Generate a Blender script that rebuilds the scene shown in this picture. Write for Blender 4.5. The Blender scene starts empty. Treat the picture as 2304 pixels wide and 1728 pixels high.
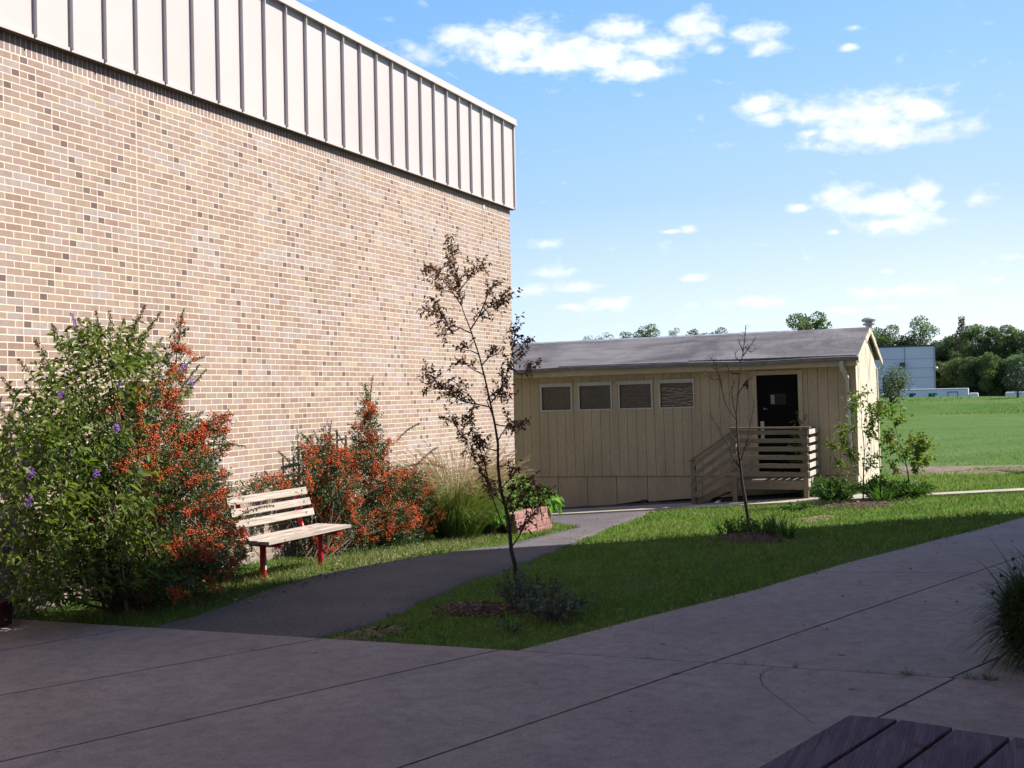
import bpy, math, random
import numpy as np
from mathutils import Vector, Matrix
random.seed(7); rng=np.random.default_rng(7)
SC=bpy.context.scene; COL=SC.collection
GZ=1.9                                  # camera height above the patio
# ------------------------------------------------------------------ camera
F=2767.53; YAW,PIT,ROL=1.187924,0.0091001,-0.0205331
def _basis():
    cy,sy=math.cos(YAW),math.sin(YAW); cp,sp=math.cos(PIT),math.sin(PIT)
    fw=np.array([sy*cp,cy*cp,sp]); r=np.array([cy,-sy,0.]); u=np.cross(r,fw)
    c,s=math.cos(ROL),math.sin(ROL)
    return c*r+s*u,-s*r+c*u,fw
CR,CU,CF=_basis()
cam=bpy.data.cameras.new('camera'); camo=bpy.data.objects.new('camera',cam); COL.objects.link(camo)
cam.sensor_width=36; cam.lens=F/2304*36; cam.clip_end=6000; cam.clip_start=.05
M=Matrix.Identity(4)
for i in range(3): M[i][0]=CR[i]; M[i][1]=CU[i]; M[i][2]=-CF[i]
M[2][3]=GZ; camo.matrix_world=M; SC.camera=camo
SC.render.resolution_x=1024; SC.render.resolution_y=768
# ------------------------------------------------------------------ light
SUN=Vector((.45,-.90,1.03)).normalized()
sl=bpy.data.lights.new('sun','SUN'); sl.energy=5.0; sl.angle=math.radians(.5); sl.color=(1,.95,.86)
so=bpy.data.objects.new('sun',sl); COL.objects.link(so); so.rotation_euler=SUN.to_track_quat('Z','Y').to_euler()
SKY_STRENGTH=.085
EXPOSURE=.78
SC.view_settings.view_transform='Standard'; SC.view_settings.look='None'; SC.view_settings.exposure=EXPOSURE; SC.view_settings.gamma=1
try: SC.view_settings.use_curve_mapping=False
except: pass
# pixel (of the 2304x1728 photo) -> helpers giving real positions
def ray(px,py): return CF+CR*(px-1152)/F-CU*(py-864)/F
def aty(px,py,Y): d=ray(px,py); p=d*Y/d[1]; return Vector((p[0],p[1],p[2]+GZ))
def atx(px,py,X): d=ray(px,py); p=d*X/d[0]; return Vector((p[0],p[1],p[2]+GZ))
def sst(a,b,v):
    t=min(1,max(0,(v-a)/(b-a))); return t*t*(3-2*t)
def T(x,y):
    s=sst(11,24,x)
    yy=min(12,max(-3,y)); z=s*(-.03-.065*yy*(1-sst(35,80,x)))
    z+=1.0*sst(90,102,x)-2.3*sst(112,150,x)
    return z
def atg(px,py,dz=0):
    d=ray(px,py); t=.5
    while t<400:
        p=d*t
        if p[2]+GZ<T(p[0],p[1])+dz: break
        t+=.01+t*.0005
    return Vector((p[0],p[1],T(p[0],p[1])))
# ------------------------------------------------------------------ node helpers
class V:
    def __init__(s,nt,k): s.nt=nt; s.k=k
    def _m(s,op,*a):
        n=s.nt.nodes.new('ShaderNodeMath'); n.operation=op
        for i,x in enumerate((s,)+a):
            if isinstance(x,V): s.nt.links.new(x.k,n.inputs[i])
            else: n.inputs[i].default_value=x
        return V(s.nt,n.outputs[0])
    def __add__(s,o): return s._m('ADD',o)
    def __sub__(s,o): return s._m('SUBTRACT',o)
    def __mul__(s,o): return s._m('MULTIPLY',o)
    def __truediv__(s,o): return s._m('DIVIDE',o)
    def floor(s): return s._m('FLOOR')
    def fmod(s,o): return s._m('FLOORED_MODULO',o)
    def lt(s,o): return s._m('LESS_THAN',o)
    def gt(s,o): return s._m('GREATER_THAN',o)
    def mx(s,o): return s._m('MAXIMUM',o)
    def mn(s,o): return s._m('MINIMUM',o)
    def eq(s,o): return s._m('COMPARE',o,.1)
    def ab(s): return s._m('ABSOLUTE')
    def inv(s): n=s.nt.nodes.new('ShaderNodeMath'); n.operation='SUBTRACT'; n.inputs[0].default_value=1; s.nt.links.new(s.k,n.inputs[1]); return V(s.nt,n.outputs[0])
def L(nt,a,b): nt.links.new(a.k if isinstance(a,V) else a,b)
def newmat(name):
    m=bpy.data.materials.new(name); m.use_nodes=True; nt=m.node_tree; nt.nodes.clear()
    o=nt.nodes.new('ShaderNodeOutputMaterial'); b=nt.nodes.new('ShaderNodeBsdfPrincipled'); nt.links.new(b.outputs[0],o.inputs[0])
    return m,nt,b,o
def pos(nt,scale=(1,1,1),obj=False):
    if obj: t=nt.nodes.new('ShaderNodeTexCoord').outputs['Object']
    else: t=nt.nodes.new('ShaderNodeNewGeometry').outputs['Position']
    mp=nt.nodes.new('ShaderNodeMapping'); mp.inputs['Scale'].default_value=scale; nt.links.new(t,mp.inputs[0]); return mp.outputs[0]
def noise(nt,vec,scale=5,detail=4,rough=.55,dist=0):
    n=nt.nodes.new('ShaderNodeTexNoise'); n.inputs['Scale'].default_value=scale; n.inputs['Detail'].default_value=detail; n.inputs['Roughness'].default_value=rough; n.inputs['Distortion'].default_value=dist
    nt.links.new(vec,n.inputs['Vector']); return V(nt,n.outputs[0])
def ramp(nt,fac,stops,interp='LINEAR'):
    r=nt.nodes.new('ShaderNodeValToRGB'); cr=r.color_ramp; cr.interpolation=interp
    while len(cr.elements)<len(stops): cr.elements.new(.5)
    for e,(p,c) in zip(cr.elements,stops): e.position=p; e.color=(c[0],c[1],c[2],1) if not isinstance(c,(int,float)) else (c,c,c,1)
    L(nt,fac,r.inputs[0]); return V(nt,r.outputs[0])
def mix(nt,f,a,b,mode='MIX'):
    n=nt.nodes.new('ShaderNodeMix'); n.data_type='RGBA'; n.blend_type=mode
    for i,x in ((0,f),(6,a),(7,b)):
        if isinstance(x,V): L(nt,x,n.inputs[i])
        elif isinstance(x,(int,float)): n.inputs[i].default_value=x if i==0 else (x,x,x,1)
        else: n.inputs[i].default_value=(x[0],x[1],x[2],1)
    return V(nt,n.outputs[2])
def bump(nt,b,h,dist=.01,st=1):
    n=nt.nodes.new('ShaderNodeBump'); n.inputs['Distance'].default_value=dist; n.inputs['Strength'].default_value=st
    L(nt,h,n.inputs['Height']); nt.links.new(n.outputs[0],b.inputs['Normal'])
def simple(name,c1,c2=None,scale=6,rough=.7,sc3=(1,1,1),bd=0,metal=0,obj=False,lo=.35,hi=.65,fine=0):
    m,nt,b,o=newmat(name); b.inputs['Roughness'].default_value=rough; b.inputs['Metallic'].default_value=metal
    if c2 is None: c2=tuple(v*.8 for v in c1)
    p=pos(nt,sc3,obj); n=noise(nt,p,scale); c=mix(nt,ramp(nt,n,[(lo,0.),(hi,1.)]),c1,c2)
    if fine:
        f=noise(nt,p,scale*12,2); c=mix(nt,fine,c,ramp(nt,f,[(.3,.35),(.7,1.)]),'MULTIPLY')
    L(nt,c,b.inputs['Base Color'])
    if bd: bump(nt,b,noise(nt,p,scale*6,5),bd)
    return m
def leafmat(name,cols,rough=.5,trans=.35,tint=None,dull=.3):
    m,nt,b,o=newmat(name); g=nt.nodes.new('ShaderNodeNewGeometry')
    st=[(i/max(1,len(cols)-1),c) for i,c in enumerate(cols)]
    c=ramp(nt,V(nt,g.outputs['Random Per Island']),st)
    L(nt,c,b.inputs['Base Color']); b.inputs['Roughness'].default_value=rough
    b.inputs['Specular IOR Level'].default_value=dull
    if trans:
        t=nt.nodes.new('ShaderNodeBsdfTranslucent'); 
        cc=mix(nt,1.0,c,tint or (1.3,1.5,.6),'MULTIPLY'); L(nt,cc,t.inputs[0])
        ms=nt.nodes.new('ShaderNodeMixShader'); ms.inputs[0].default_value=trans
        nt.links.new(b.outputs[0],ms.inputs[1]); nt.links.new(t.outputs[0],ms.inputs[2]); nt.links.new(ms.outputs[0],o.inputs[0])
    return m
# ------------------------------------------------------------------ world: nishita sky with clouds by direction
W=bpy.data.worlds.new('World'); SC.world=W; W.use_nodes=True; nt=W.node_tree; nt.nodes.clear()
wo=nt.nodes.new('ShaderNodeOutputWorld'); bg=nt.nodes.new('ShaderNodeBackground'); nt.links.new(bg.outputs[0],wo.inputs[0])
sk=nt.nodes.new('ShaderNodeTexSky'); sk.sky_type='NISHITA'; sk.sun_disc=False
sk.sun_elevation=math.asin(SUN.z); sk.sun_rotation=math.atan2(SUN.x,SUN.y); sk.air_density=1.0; sk.dust_density=.6; sk.ozone_density=1.6
bg.inputs[1].default_value=SKY_STRENGTH
tc=nt.nodes.new('ShaderNodeTexCoord'); sep=nt.nodes.new('ShaderNodeSeparateXYZ'); nt.links.new(tc.outputs['Generated'],sep.inputs[0])
sx,sy,sz=[V(nt,sep.outputs[i]) for i in range(3)]
az=sx._m('ARCTAN2',sy)*57.2958; el=sz._m('ARCSINE')*57.2958
cb=nt.nodes.new('ShaderNodeCombineXYZ'); L(nt,az,cb.inputs[0]); L(nt,el,cb.inputs[1]); AE=cb.outputs[0]
def ae(px,py):
    d=ray(px,py); d=d/np.linalg.norm(d); return math.degrees(math.atan2(d[0],d[1])),math.degrees(math.asin(d[2]))
CL=[(150,180,95,42,.35),(110,165,50,25,.4),(320,125,120,30,.9),(470,150,180,55,1.),(700,190,170,52,1.),(870,238,120,30,.95),(600,205,200,40,.9),(820,105,85,38,.9),(950,165,120,42,.85),
(1085,100,80,48,1.),(1160,165,50,22,.3),(1300,115,95,32,.7),(1330,160,80,26,.6),(1630,95,40,10,.25),(1610,165,38,13,.5),
(1300,362,80,34,.8),(1340,405,70,28,.7),(1490,385,120,36,.8),(1690,385,200,52,1.),(1850,375,100,42,.95),(1700,455,200,46,.95),(1900,455,100,28,.8),(2020,440,60,26,.7),(1480,455,60,16,.4),
(1440,710,45,14,.5),(1590,675,80,36,.9),(1760,700,140,42,.9),(1850,660,60,36,.8),(1790,765,170,32,.55),(2050,680,60,24,.5),(1560,795,30,10,.25),
(1000,792,60,8,.35),(1072,786,32,15,.6),(570,835,60,20,.3),(600,930,85,18,.5),(520,990,100,24,.35),(680,980,100,22,.4),(660,1050,60,12,.35),(800,1040,75,22,.55),
(1080,950,50,14,.45),(1070,1045,34,12,.35),(1040,1085,34,10,.3),(1280,1035,140,20,.45),(1700,1000,100,20,.45),(1860,995,140,22,.45),(1600,1060,90,14,.35),(1740,1050,70,12,.35),(1740,930,34,10,.3),(2170,880,60,12,.4),(2110,955,40,8,.3),(2120,1030,50,12,.35)]
mp=nt.nodes.new('ShaderNodeMapping'); mp.inputs['Scale'].default_value=(.75,1.35,1); nt.links.new(AE,mp.inputs[0])
cn=noise(nt,mp.outputs[0],1.05,9,.60,.15); cn2=noise(nt,mp.outputs[0],.32,4,.5)
acc=None
for (X,Y,rx,ry,st) in CL:
    a0,e0=ae(850+X/1.521,Y/1.521); a1,_=ae(850+(X+rx)/1.521,Y/1.521); _,e1=ae(850+X/1.521,(Y-ry)/1.521)
    v1=nt.nodes.new('ShaderNodeVectorMath'); v1.operation='SUBTRACT'; nt.links.new(AE,v1.inputs[0]); v1.inputs[1].default_value=(a0,e0,0)
    v2=nt.nodes.new('ShaderNodeVectorMath'); v2.operation='MULTIPLY'; nt.links.new(v1.outputs[0],v2.inputs[0]); v2.inputs[1].default_value=(1/abs(a1-a0),1/abs(e1-e0)/1.18,0)
    v3=nt.nodes.new('ShaderNodeVectorMath'); v3.operation='LENGTH'; nt.links.new(v2.outputs[0],v3.inputs[0])
    f=V(nt,v3.outputs['Value']).inv()*(.62)+(st-1)*.42
    f=f.mx(-.6)
    acc=f if acc is None else acc._m('SMOOTH_MAX',f,.18)
dens=ramp(nt,acc+(cn-.5)*1.55+.37,[(.08,0.),(.32,.25),(.60,.68),(1.,1.)])
ccol=mix(nt,ramp(nt,cn2+(cn-.5)*.6,[(.35,0.),(.75,1.)]),(6.6,7.1,7.9),(9.4,9.2,9.1))
tint=mix(nt,1.0,V(nt,sk.outputs[0]),(.84,.74,.78),'MULTIPLY')
low=ramp(nt,el/40.+az*0.,[(0.,(6.6,7.3,8.2)),(.10,(5.2,6.4,8.0)),(.22,(3.3,5.0,7.6)),(.36,(2.3,4.3,7.2)),(.52,(1.6,3.5,6.6)),(.75,(1.2,2.8,5.8))])
azf=((az-52.)/36.)._m('MAXIMUM',0.)._m('MINIMUM',1.)
low=mix(nt,azf,mix(nt,1.0,low,(.80,.90,.97),'MULTIPLY'),mix(nt,1.0,low,(1.18,1.10,1.03),'MULTIPLY'))
pale=mix(nt,ramp(nt,el/60.,[(.42,0.),(.75,1.)]),low,tint)
L(nt,mix(nt,dens,pale,ccol),bg.inputs[0])
# ------------------------------------------------------------------ mesh helpers
class MB:
    def __init__(s): s.v=[]; s.f=[]
    def add(s,vs,fs):
        o=len(s.v); s.v+= [tuple(v) for v in vs]; s.f+=[tuple(i+o for i in f) for f in fs]
    def box(s,c,d,R=None):
        vs=[]
        for x in (-.5,.5):
            for y in (-.5,.5):
                for z in (-.5,.5):
                    p=Vector((x*d[0],y*d[1],z*d[2])); 
                    if R is not None: p=R@p
                    vs.append(p+Vector(c))
        s.add(vs,[(0,1,3,2),(4,6,7,5),(0,4,5,1),(2,3,7,6),(0,2,6,4),(1,5,7,3)])
    def bb(s,a,b): s.box([(a[i]+b[i])/2 for i in range(3)],[abs(b[i]-a[i]) for i in range(3)])
    def bar(s,a,b,w,h,up=Vector((0,0,1))):
        a=Vector(a); b=Vector(b); x=(b-a); l=x.length; x.normalize(); y=up.cross(x).normalized(); z=x.cross(y)
        R=Matrix((x,y,z)).transposed(); s.box((a+b)/2,(l,w,h),R)
    def tube(s,pts,rs,n=6,cap=True):
        pts=[Vector(p) for p in pts]
        if not hasattr(rs,'__len__'): rs=[rs]*len(pts)
        o=len(s.v); ref=None
        for i,p in enumerate(pts):
            t=(pts[min(i+1,len(pts)-1)]-pts[max(i-1,0)]).normalized()
            if ref is None: ref=t.orthogonal().normalized()
            x=(ref-t*ref.dot(t)); x=x.normalized() if x.length>1e-6 else t.orthogonal().normalized(); ref=x; y=t.cross(x)
            for k in range(n):
                a=2*math.pi*k/n; s.v.append(tuple(p+(x*math.cos(a)+y*math.sin(a))*rs[i]))
        for i in range(len(pts)-1):
            for k in range(n): s.f.append((o+i*n+k,o+i*n+(k+1)%n,o+(i+1)*n+(k+1)%n,o+(i+1)*n+k))
        if cap: s.f.append(tuple(o+k for k in range(n))[::-1]); s.f.append(tuple(o+(len(pts)-1)*n+k for k in range(n)))
    def prism(s,poly,z0,z1):
        n=len(poly); s.add([(x,y,z0) for x,y in poly]+[(x,y,z1) for x,y in poly],[tuple(range(n))[::-1],tuple(range(n,2*n))]+[(i,(i+1)%n,n+(i+1)%n,n+i) for i in range(n)])
    def build(s,name,mat,parent=None,smooth=False,bevel=0):
        return mesh(name,s.v,s.f,mat,parent,smooth,bevel)
def mesh(name,v,f,mat,parent=None,smooth=False,bevel=0):
    me=bpy.data.meshes.new(name); me.from_pydata([tuple(map(float,x)) for x in v],[],[tuple(int(i) for i in x) for x in f]); me.update()
    if mat: me.materials.append(mat)
    if smooth: me.shade_smooth()
    o=bpy.data.objects.new(name,me); COL.objects.link(o)
    if parent is not None: o.parent=parent; o.matrix_parent_inverse=parent.matrix_world.inverted() if False else Matrix.Translation(-Vector(parent.location))
    if bevel:
        b=o.modifiers.new('bevel','BEVEL'); b.width=bevel; b.segments=2; b.limit_method='ANGLE'
    return o
def npmesh(name,v,f,mat,parent=None,smooth=False):
    v=np.asarray(v,np.float32).reshape(-1,3); f=np.asarray(f,np.int32); n,k=f.shape
    me=bpy.data.meshes.new(name); me.vertices.add(len(v)); me.vertices.foreach_set('co',v.ravel())
    me.loops.add(n*k); me.loops.foreach_set('vertex_index',f.ravel()); me.polygons.add(n)
    me.polygons.foreach_set('loop_start',np.arange(0,n*k,k,dtype=np.int32))
    me.update(calc_edges=True); me.validate(); me.materials.append(mat)
    if smooth: me.shade_smooth()
    o=bpy.data.objects.new(name,me); COL.objects.link(o)
    if parent is not None: o.parent=parent; o.matrix_parent_inverse=Matrix.Translation(-Vector(parent.location))
    return o
def tag(o,label,cat,group=None,kind=None):
    o['label']=label; o['category']=cat
    if group: o['group']=group
    if kind: o['kind']=kind
    return o
def thing(name,label,cat,loc,group=None):
    o=bpy.data.objects.new(name,None); o.empty_display_size=.2; COL.objects.link(o); o.location=loc; return tag(o,label,cat,group)
def struct(o,kind='structure'): o['kind']=kind; return o
# leaves: diamond leaves folded along the midrib
def leafarr(P,D,Lg,Wd,fold=.25,droop=.0,ups=None):
    P=np.asarray(P,float); D=np.asarray(D,float); n=len(P)
    D=D/np.maximum(np.linalg.norm(D,axis=1,keepdims=True),1e-6)
    Lg=np.broadcast_to(Lg,(n,)).reshape(-1,1); Wd=np.broadcast_to(Wd,(n,)).reshape(-1,1)
    R=rng.normal(size=(n,3)); S=np.cross(D,R); S/=np.maximum(np.linalg.norm(S,axis=1,keepdims=True),1e-6); N=np.cross(S,D)
    mid=P+D*Lg*.45
    tip=P+D*Lg; tip[:,2]-=(droop*Lg)[:,0]
    l=mid+S*Wd*.5+N*Wd*fold; r=mid-S*Wd*.5+N*Wd*fold
    v=np.stack([P,l,tip,r],1).reshape(-1,3); b=np.arange(n)[:,None]*4
    f=np.concatenate([b+np.array([[0,1,2]]),b+np.array([[0,2,3]])],1).reshape(-1,3)
    return v,f
def merge(arrs):
    vs=[];fs=[];o=0
    for v,f in arrs: vs.append(v); fs.append(f+o); o+=len(v)
    return np.concatenate(vs),np.concatenate(fs)
def randdir(n,up=0.):
    d=rng.normal(size=(n,3)); d/=np.linalg.norm(d,axis=1,keepdims=True); d[:,2]+=up; return d/np.linalg.norm(d,axis=1,keepdims=True)
def blobpts(blobs,n,surf=.5,keepz=None):
    """blobs: (center, (rx,ry,rz)); points spread over the union, biased to the skin"""
    vol=np.array([b[1][0]*b[1][1]*b[1][2] for b in blobs])**.75; c=rng.choice(len(blobs),n,p=vol/vol.sum())
    d=randdir(n); r=rng.random(n)**(surf)
    cen=np.array([list(b[0]) for b in blobs])[c]; rad=np.array([b[1] for b in blobs])[c]
    P=cen+d*rad*r[:,None]; return P,d
def twigs(P,D,tl,k,Lg,Wd,**kw):
    """k leaves along a twig of length tl at each P"""
    n=len(P); t=np.tile(np.linspace(.1,1,k),n)[:,None]; PP=np.repeat(P,k,0)+np.repeat(D,k,0)*tl*t
    DD=np.repeat(D,k,0)*.7+randdir(n*k)*.9
    return leafarr(PP,DD,Lg*rng.uniform(.6,1.15,n*k),Wd*rng.uniform(.7,1.2,n*k),**kw)
ICO=None
def spheres(P,r,mat_name=None):
    """tiny octahedral-subdivided balls"""
    P=np.asarray(P,float); t=(1+5**.5)/2
    base=np.array([(-1,t,0),(1,t,0),(-1,-t,0),(1,-t,0),(0,-1,t),(0,1,t),(0,-1,-t),(0,1,-t),(t,0,-1),(t,0,1),(-t,0,-1),(-t,0,1)])/math.sqrt(1+t*t)
    fc=np.array([(0,11,5),(0,5,1),(0,1,7),(0,7,10),(0,10,11),(1,5,9),(5,11,4),(11,10,2),(10,7,6),(7,1,8),(3,9,4),(3,4,2),(3,2,6),(3,6,8),(3,8,9),(4,9,5),(2,4,11),(6,2,10),(8,6,7),(9,8,1)])
    r=np.broadcast_to(r,(len(P),)); v=(P[:,None,:]+base[None]*r[:,None,None]).reshape(-1,3); f=(fc[None]+np.arange(len(P))[:,None,None]*12).reshape(-1,3)
    return v,f
# ------------------------------------------------------------------ ground materials
def mat_grassground():
    m,nt,b,o=newmat('turf'); p=pos(nt); b.inputs['Roughness'].default_value=1; b.inputs['Specular IOR Level'].default_value=.1
    n1=noise(nt,p,.55,5,.6); n2=noise(nt,p,14,4,.7); n3=noise(nt,pos(nt,(.35,.05,1)),.5,4,.6)
    c=mix(nt,ramp(nt,n1,[(.35,0.),(.65,1.)]),(.075,.150,.034),(.105,.195,.045))
    c=mix(nt,ramp(nt,n3,[(.4,0.),(.62,.55)]),c,(.15,.20,.055))
    c=mix(nt,ramp(nt,n2,[(.3,.75),(.7,0.)]),c,(.035,.070,.015))
    n4=noise(nt,p,1.7,5,.7); c=mix(nt,ramp(nt,n4,[(.66,0.),(.74,.6)]),c,(.16,.12,.07))
    n6=noise(nt,pos(nt,(.16,.02,1)),1.3,6,.7); c=mix(nt,ramp(nt,n6,[(.36,.6),(.5,0.)]),c,(.045,.10,.028)); n7=noise(nt,pos(nt,(.10,.03,1)),2.1,5,.7); c=mix(nt,ramp(nt,n7,[(.56,0.),(.70,.6)]),c,(.17,.19,.085))
    L(nt,c,b.inputs['Base Color']); bump(nt,b,n2,.03,.8); return m
M_TURF=mat_grassground()
def mat_concrete():
    m,nt,b,o=newmat('concrete'); p=pos(nt); b.inputs['Roughness'].default_value=.85; b.inputs['Specular IOR Level'].default_value=.3
    n1=noise(nt,p,.7,7,.66,.6); n2=noise(nt,p,7,8,.74); n3=noise(nt,p,110,3,.7); n4=noise(nt,p,2.2,8,.7,1.5); n5=noise(nt,p,30,4,.7)
    c=mix(nt,ramp(nt,n1,[(.32,0.),(.68,1.)]),(.31,.258,.262),(.40,.338,.332))
    c=mix(nt,ramp(nt,n4,[(.52,0.),(.72,.55)]),c,(.205,.172,.178))
    c=mix(nt,ramp(nt,n2,[(.36,.55),(.56,0.)]),c,(.20,.17,.17))
    c=mix(nt,ramp(nt,n5,[(.60,0.),(.72,.5)]),c,(.46,.40,.38))
    c=mix(nt,.75,c,ramp(nt,n3,[(.28,.45),(.5,.95),(.75,1.35)]),'MULTIPLY')
    # scattered dark gum spots
    vo=nt.nodes.new('ShaderNodeTexVoronoi'); vo.inputs['Scale'].default_value=3.1; nt.links.new(p,vo.inputs[0]); vo.inputs['Randomness'].default_value=1
    sc=nt.nodes.new('ShaderNodeSeparateColor'); nt.links.new(vo.outputs['Color'],sc.inputs[0])
    spot=V(nt,vo.outputs['Distance']).lt((V(nt,sc.outputs[0])*.085+.022)) *V(nt,sc.outputs[1]).gt(.45)
    c=mix(nt,spot*.75,c,(.085,.075,.08))
    # hairline crazing
    vd=nt.nodes.new('ShaderNodeTexNoise'); vd.inputs['Scale'].default_value=2.0; nt.links.new(p,vd.inputs[0])
    L(nt,c,b.inputs['Base Color']); bump(nt,b,n3+n5,.004,.8); return m
M_CONC=mat_concrete()
def mat_asphalt():
    m,nt,b,o=newmat('asphalt'); p=pos(nt); b.inputs['Roughness'].default_value=.9
    n1=noise(nt,p,1.2,5); n3=noise(nt,p,38,4,.85); 
    c=mix(nt,ramp(nt,n1,[(.35,0.),(.65,1.)]),(.092,.080,.090),(.130,.112,.120))
    c=mix(nt,.85,c,ramp(nt,n3,[(.3,.35),(.52,.85),(.68,1.9)]),'MULTIPLY')
    L(nt,c,b.inputs['Base Color']); bump(nt,b,n3,.006,.9); return m
M_ASPH=mat_asphalt()
M_SOIL=simple('joint_soil',(.03,.025,.022),(.05,.04,.03),20,.95)
M_DIRT=simple('bare_dirt',(.27,.205,.15),(.13,.10,.065),3.5,.95,bd=.02,fine=.6)
M_SIDE=simple('pale_walk_concrete',(.50,.45,.37),(.38,.34,.28),3,.9,fine=.4)
M_MULCH=simple('wood_mulch',(.16,.09,.06),(.07,.045,.035),30,.95,bd=.03,fine=.7)
# ------------------------------------------------------------------ ground (one sheet)
def axis(segs):
    out=[]
    for a,b,s in segs:
        n=max(1,round((b-a)/s)); out+=[a+(b-a)*i/n for i in range(n)]
    return out+[segs[-1][1]]
xs=axis([(-30,8,4),(8,28,.5),(28,84,3),(84,108,1.5),(108,160,4),(160,400,30),(400,3000,400)])
ys=axis([(-1500,-200,200),(-200,-40,20),(-40,-4,4),(-4,14,.75),(14,50,4),(50,200,20),(200,1500,200)])
vv=[]
for x in xs:
    for y in ys:
        z=T(x,y)-.012
        if x>40: z+=.06*math.sin(x*.33+math.sin(y*.21)*2)*sst(40,60,x)*(1-sst(200,300,x))
        vv.append((x,y,z))
ny=len(ys); ff=[(i*ny+j,(i+1)*ny+j,(i+1)*ny+j+1,i*ny+j+1) for i in range(len(xs)-1) for j in range(ny-1)]
struct(mesh('ground',vv,ff,M_TURF,smooth=True))
# ------------------------------------------------------------------ concrete patio + diagonal walk, split into slabs by open joints
def clip(poly,p,q,off,side):
    """keep the part of poly on one side of line pq, moved back by off"""
    d=Vector((q[0]-p[0],q[1]-p[1])).normalized(); n=Vector((-d.y,d.x))*side
    f=lambda a:(a[0]-p[0])*n.x+(a[1]-p[1])*n.y-off
    out=[]
    for i in range(len(poly)):
        a,b=poly[i],poly[(i+1)%len(poly)]; fa,fb=f(a),f(b)
        if fa>=0: out.append(a)
        if (fa>=0)!=(fb>=0):
            t=fa/(fa-fb); out.append((a[0]+(b[0]-a[0])*t,a[1]+(b[1]-a[1])*t))
    return out
def slabs(poly,lines,gap=.010):
    P=[poly]
    for p,q in lines:
        N=[]
        for s in P:
            for sd in (1,-1):
                c=clip(s,p,q,gap,sd)
                if len(c)>2: N.append(c)
        P=N
    return P
def slabmesh(mb,poly,top=.0,th=.09,step=.9):
    # subdivide long slabs along x so that they follow the ground
    xs=[p[0] for p in poly]; n=max(1,int((max(xs)-min(xs))/step)) if max(xs)>10.5 else 1
    P=[poly]
    for i in range(1,n):
        xx=min(xs)+(max(xs)-min(xs))*i/n; N=[]
        for s in P:
            for sd in (1,-1):
                c=clip(s,(xx,0),(xx,1),0,sd)
                if len(c)>2: N.append(c)
        P=N
    for s in P:
        m=len(s); mb.add([(x,y,T(x,y)+top-th) for x,y in s]+[(x,y,T(x,y)+top) for x,y in s],[tuple(range(m,2*m))]+[(i,(i+1)%m,m+(i+1)%m,m+i) for i in range(m)])
def ccw(p):
    a=sum(p[i][0]*p[(i+1)%len(p)][1]-p[(i+1)%len(p)][0]*p[i][1] for i in range(len(p))); return p if a>0 else p[::-1]
patio=[(-6,-12),(8.46,-12),(8.44,8.33),(-6,8.33)]
jl=[((6.19,6.14),(8.38,5.09)),((5.04,5.0),(8.4,3.56)),((5.67,2.9),(8.7,1.88)),((7.44,.69),(8.93,.2)),((3,8.9),(8.4,6.85))]
mb=MB()
for s in slabs(ccw(patio),jl): slabmesh(mb,s,.012)
struct(mb.build('patio',M_CONC))
walk=[(8.474,3.40),(9.71,2.98),(11.68,2.26),(13.78,1.69),(16.21,.90),(19.17,-.18),(26,-2.7),(26,-9),(8.474,-9)]
wl=[((8.7,1.88),(14.8,-.13)),((13.07,1.8),(13.40,-.3)),((17.6,1.8),(18.0,-2)),((8.93,.2),(14.8,-2.1))]
mb=MB()
for s in slabs(ccw(walk),wl): slabmesh(mb,s,.010)
struct(mb.build('walkway',M_CONC))
mb=MB(); 
for s in [[(-6,-12),(8.467,-12),(8.467,8.33),(-6,8.33)],[(8.467,3.40),(13.78,1.66),(19.17,-.2),(26,-2.75),(26,-9),(8.467,-9)]]:
    n=9
    slabmesh(mb,ccw(s),-.006,.1)
struct(mb.build('joint_bed',M_SOIL))
# hairline crack in the slab: a thin groove-dark sliver following the photographed line
mb=MB()
def crack(pts,w=.004):
    for i in range(len(pts)-1):
        a,b=Vector(pts[i]),Vector(pts[i+1]); n=(b-a).orthogonal().normalized()*w*random.uniform(.5,1)
        mb.add([(a.x-n.x,a.y-n.y,.0165),(a.x+n.x,a.y+n.y,.0165),(b.x+n.x*.8,b.y+n.y*.8,.0165),(b.x-n.x*.8,b.y-n.y*.8,.0165)],[(0,1,2,3)])
def wig(p,q,n=14,a=.02):
    out=[]
    for i in range(n+1):
        t=i/n; j=0 if i in(0,n) else random.uniform(-a,a); out.append((p[0]+(q[0]-p[0])*t+j,p[1]+(q[1]-p[1])*t+j*.7))
    return out
crack(wig((8.45,1.53),(8.2,1.57),8)); crack(wig((8.2,1.57),(7.87,1.49),6)); crack(wig((7.87,1.49),(7.2,1.13),16,.015),.0025); crack(wig((7.2,1.13),(7.05,1.05),5,.01),.002)
crack(wig((6.6,5.8),(5.9,4.2),22,.02),.0012); crack(wig((7.9,4.6),(6.4,3.0),22,.03),.0012)
crack(wig((7.55,6.95),(7.2,6.3),12,.02),.0015)
struct(mb.build('pavement_crack',M_SOIL))
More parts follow.
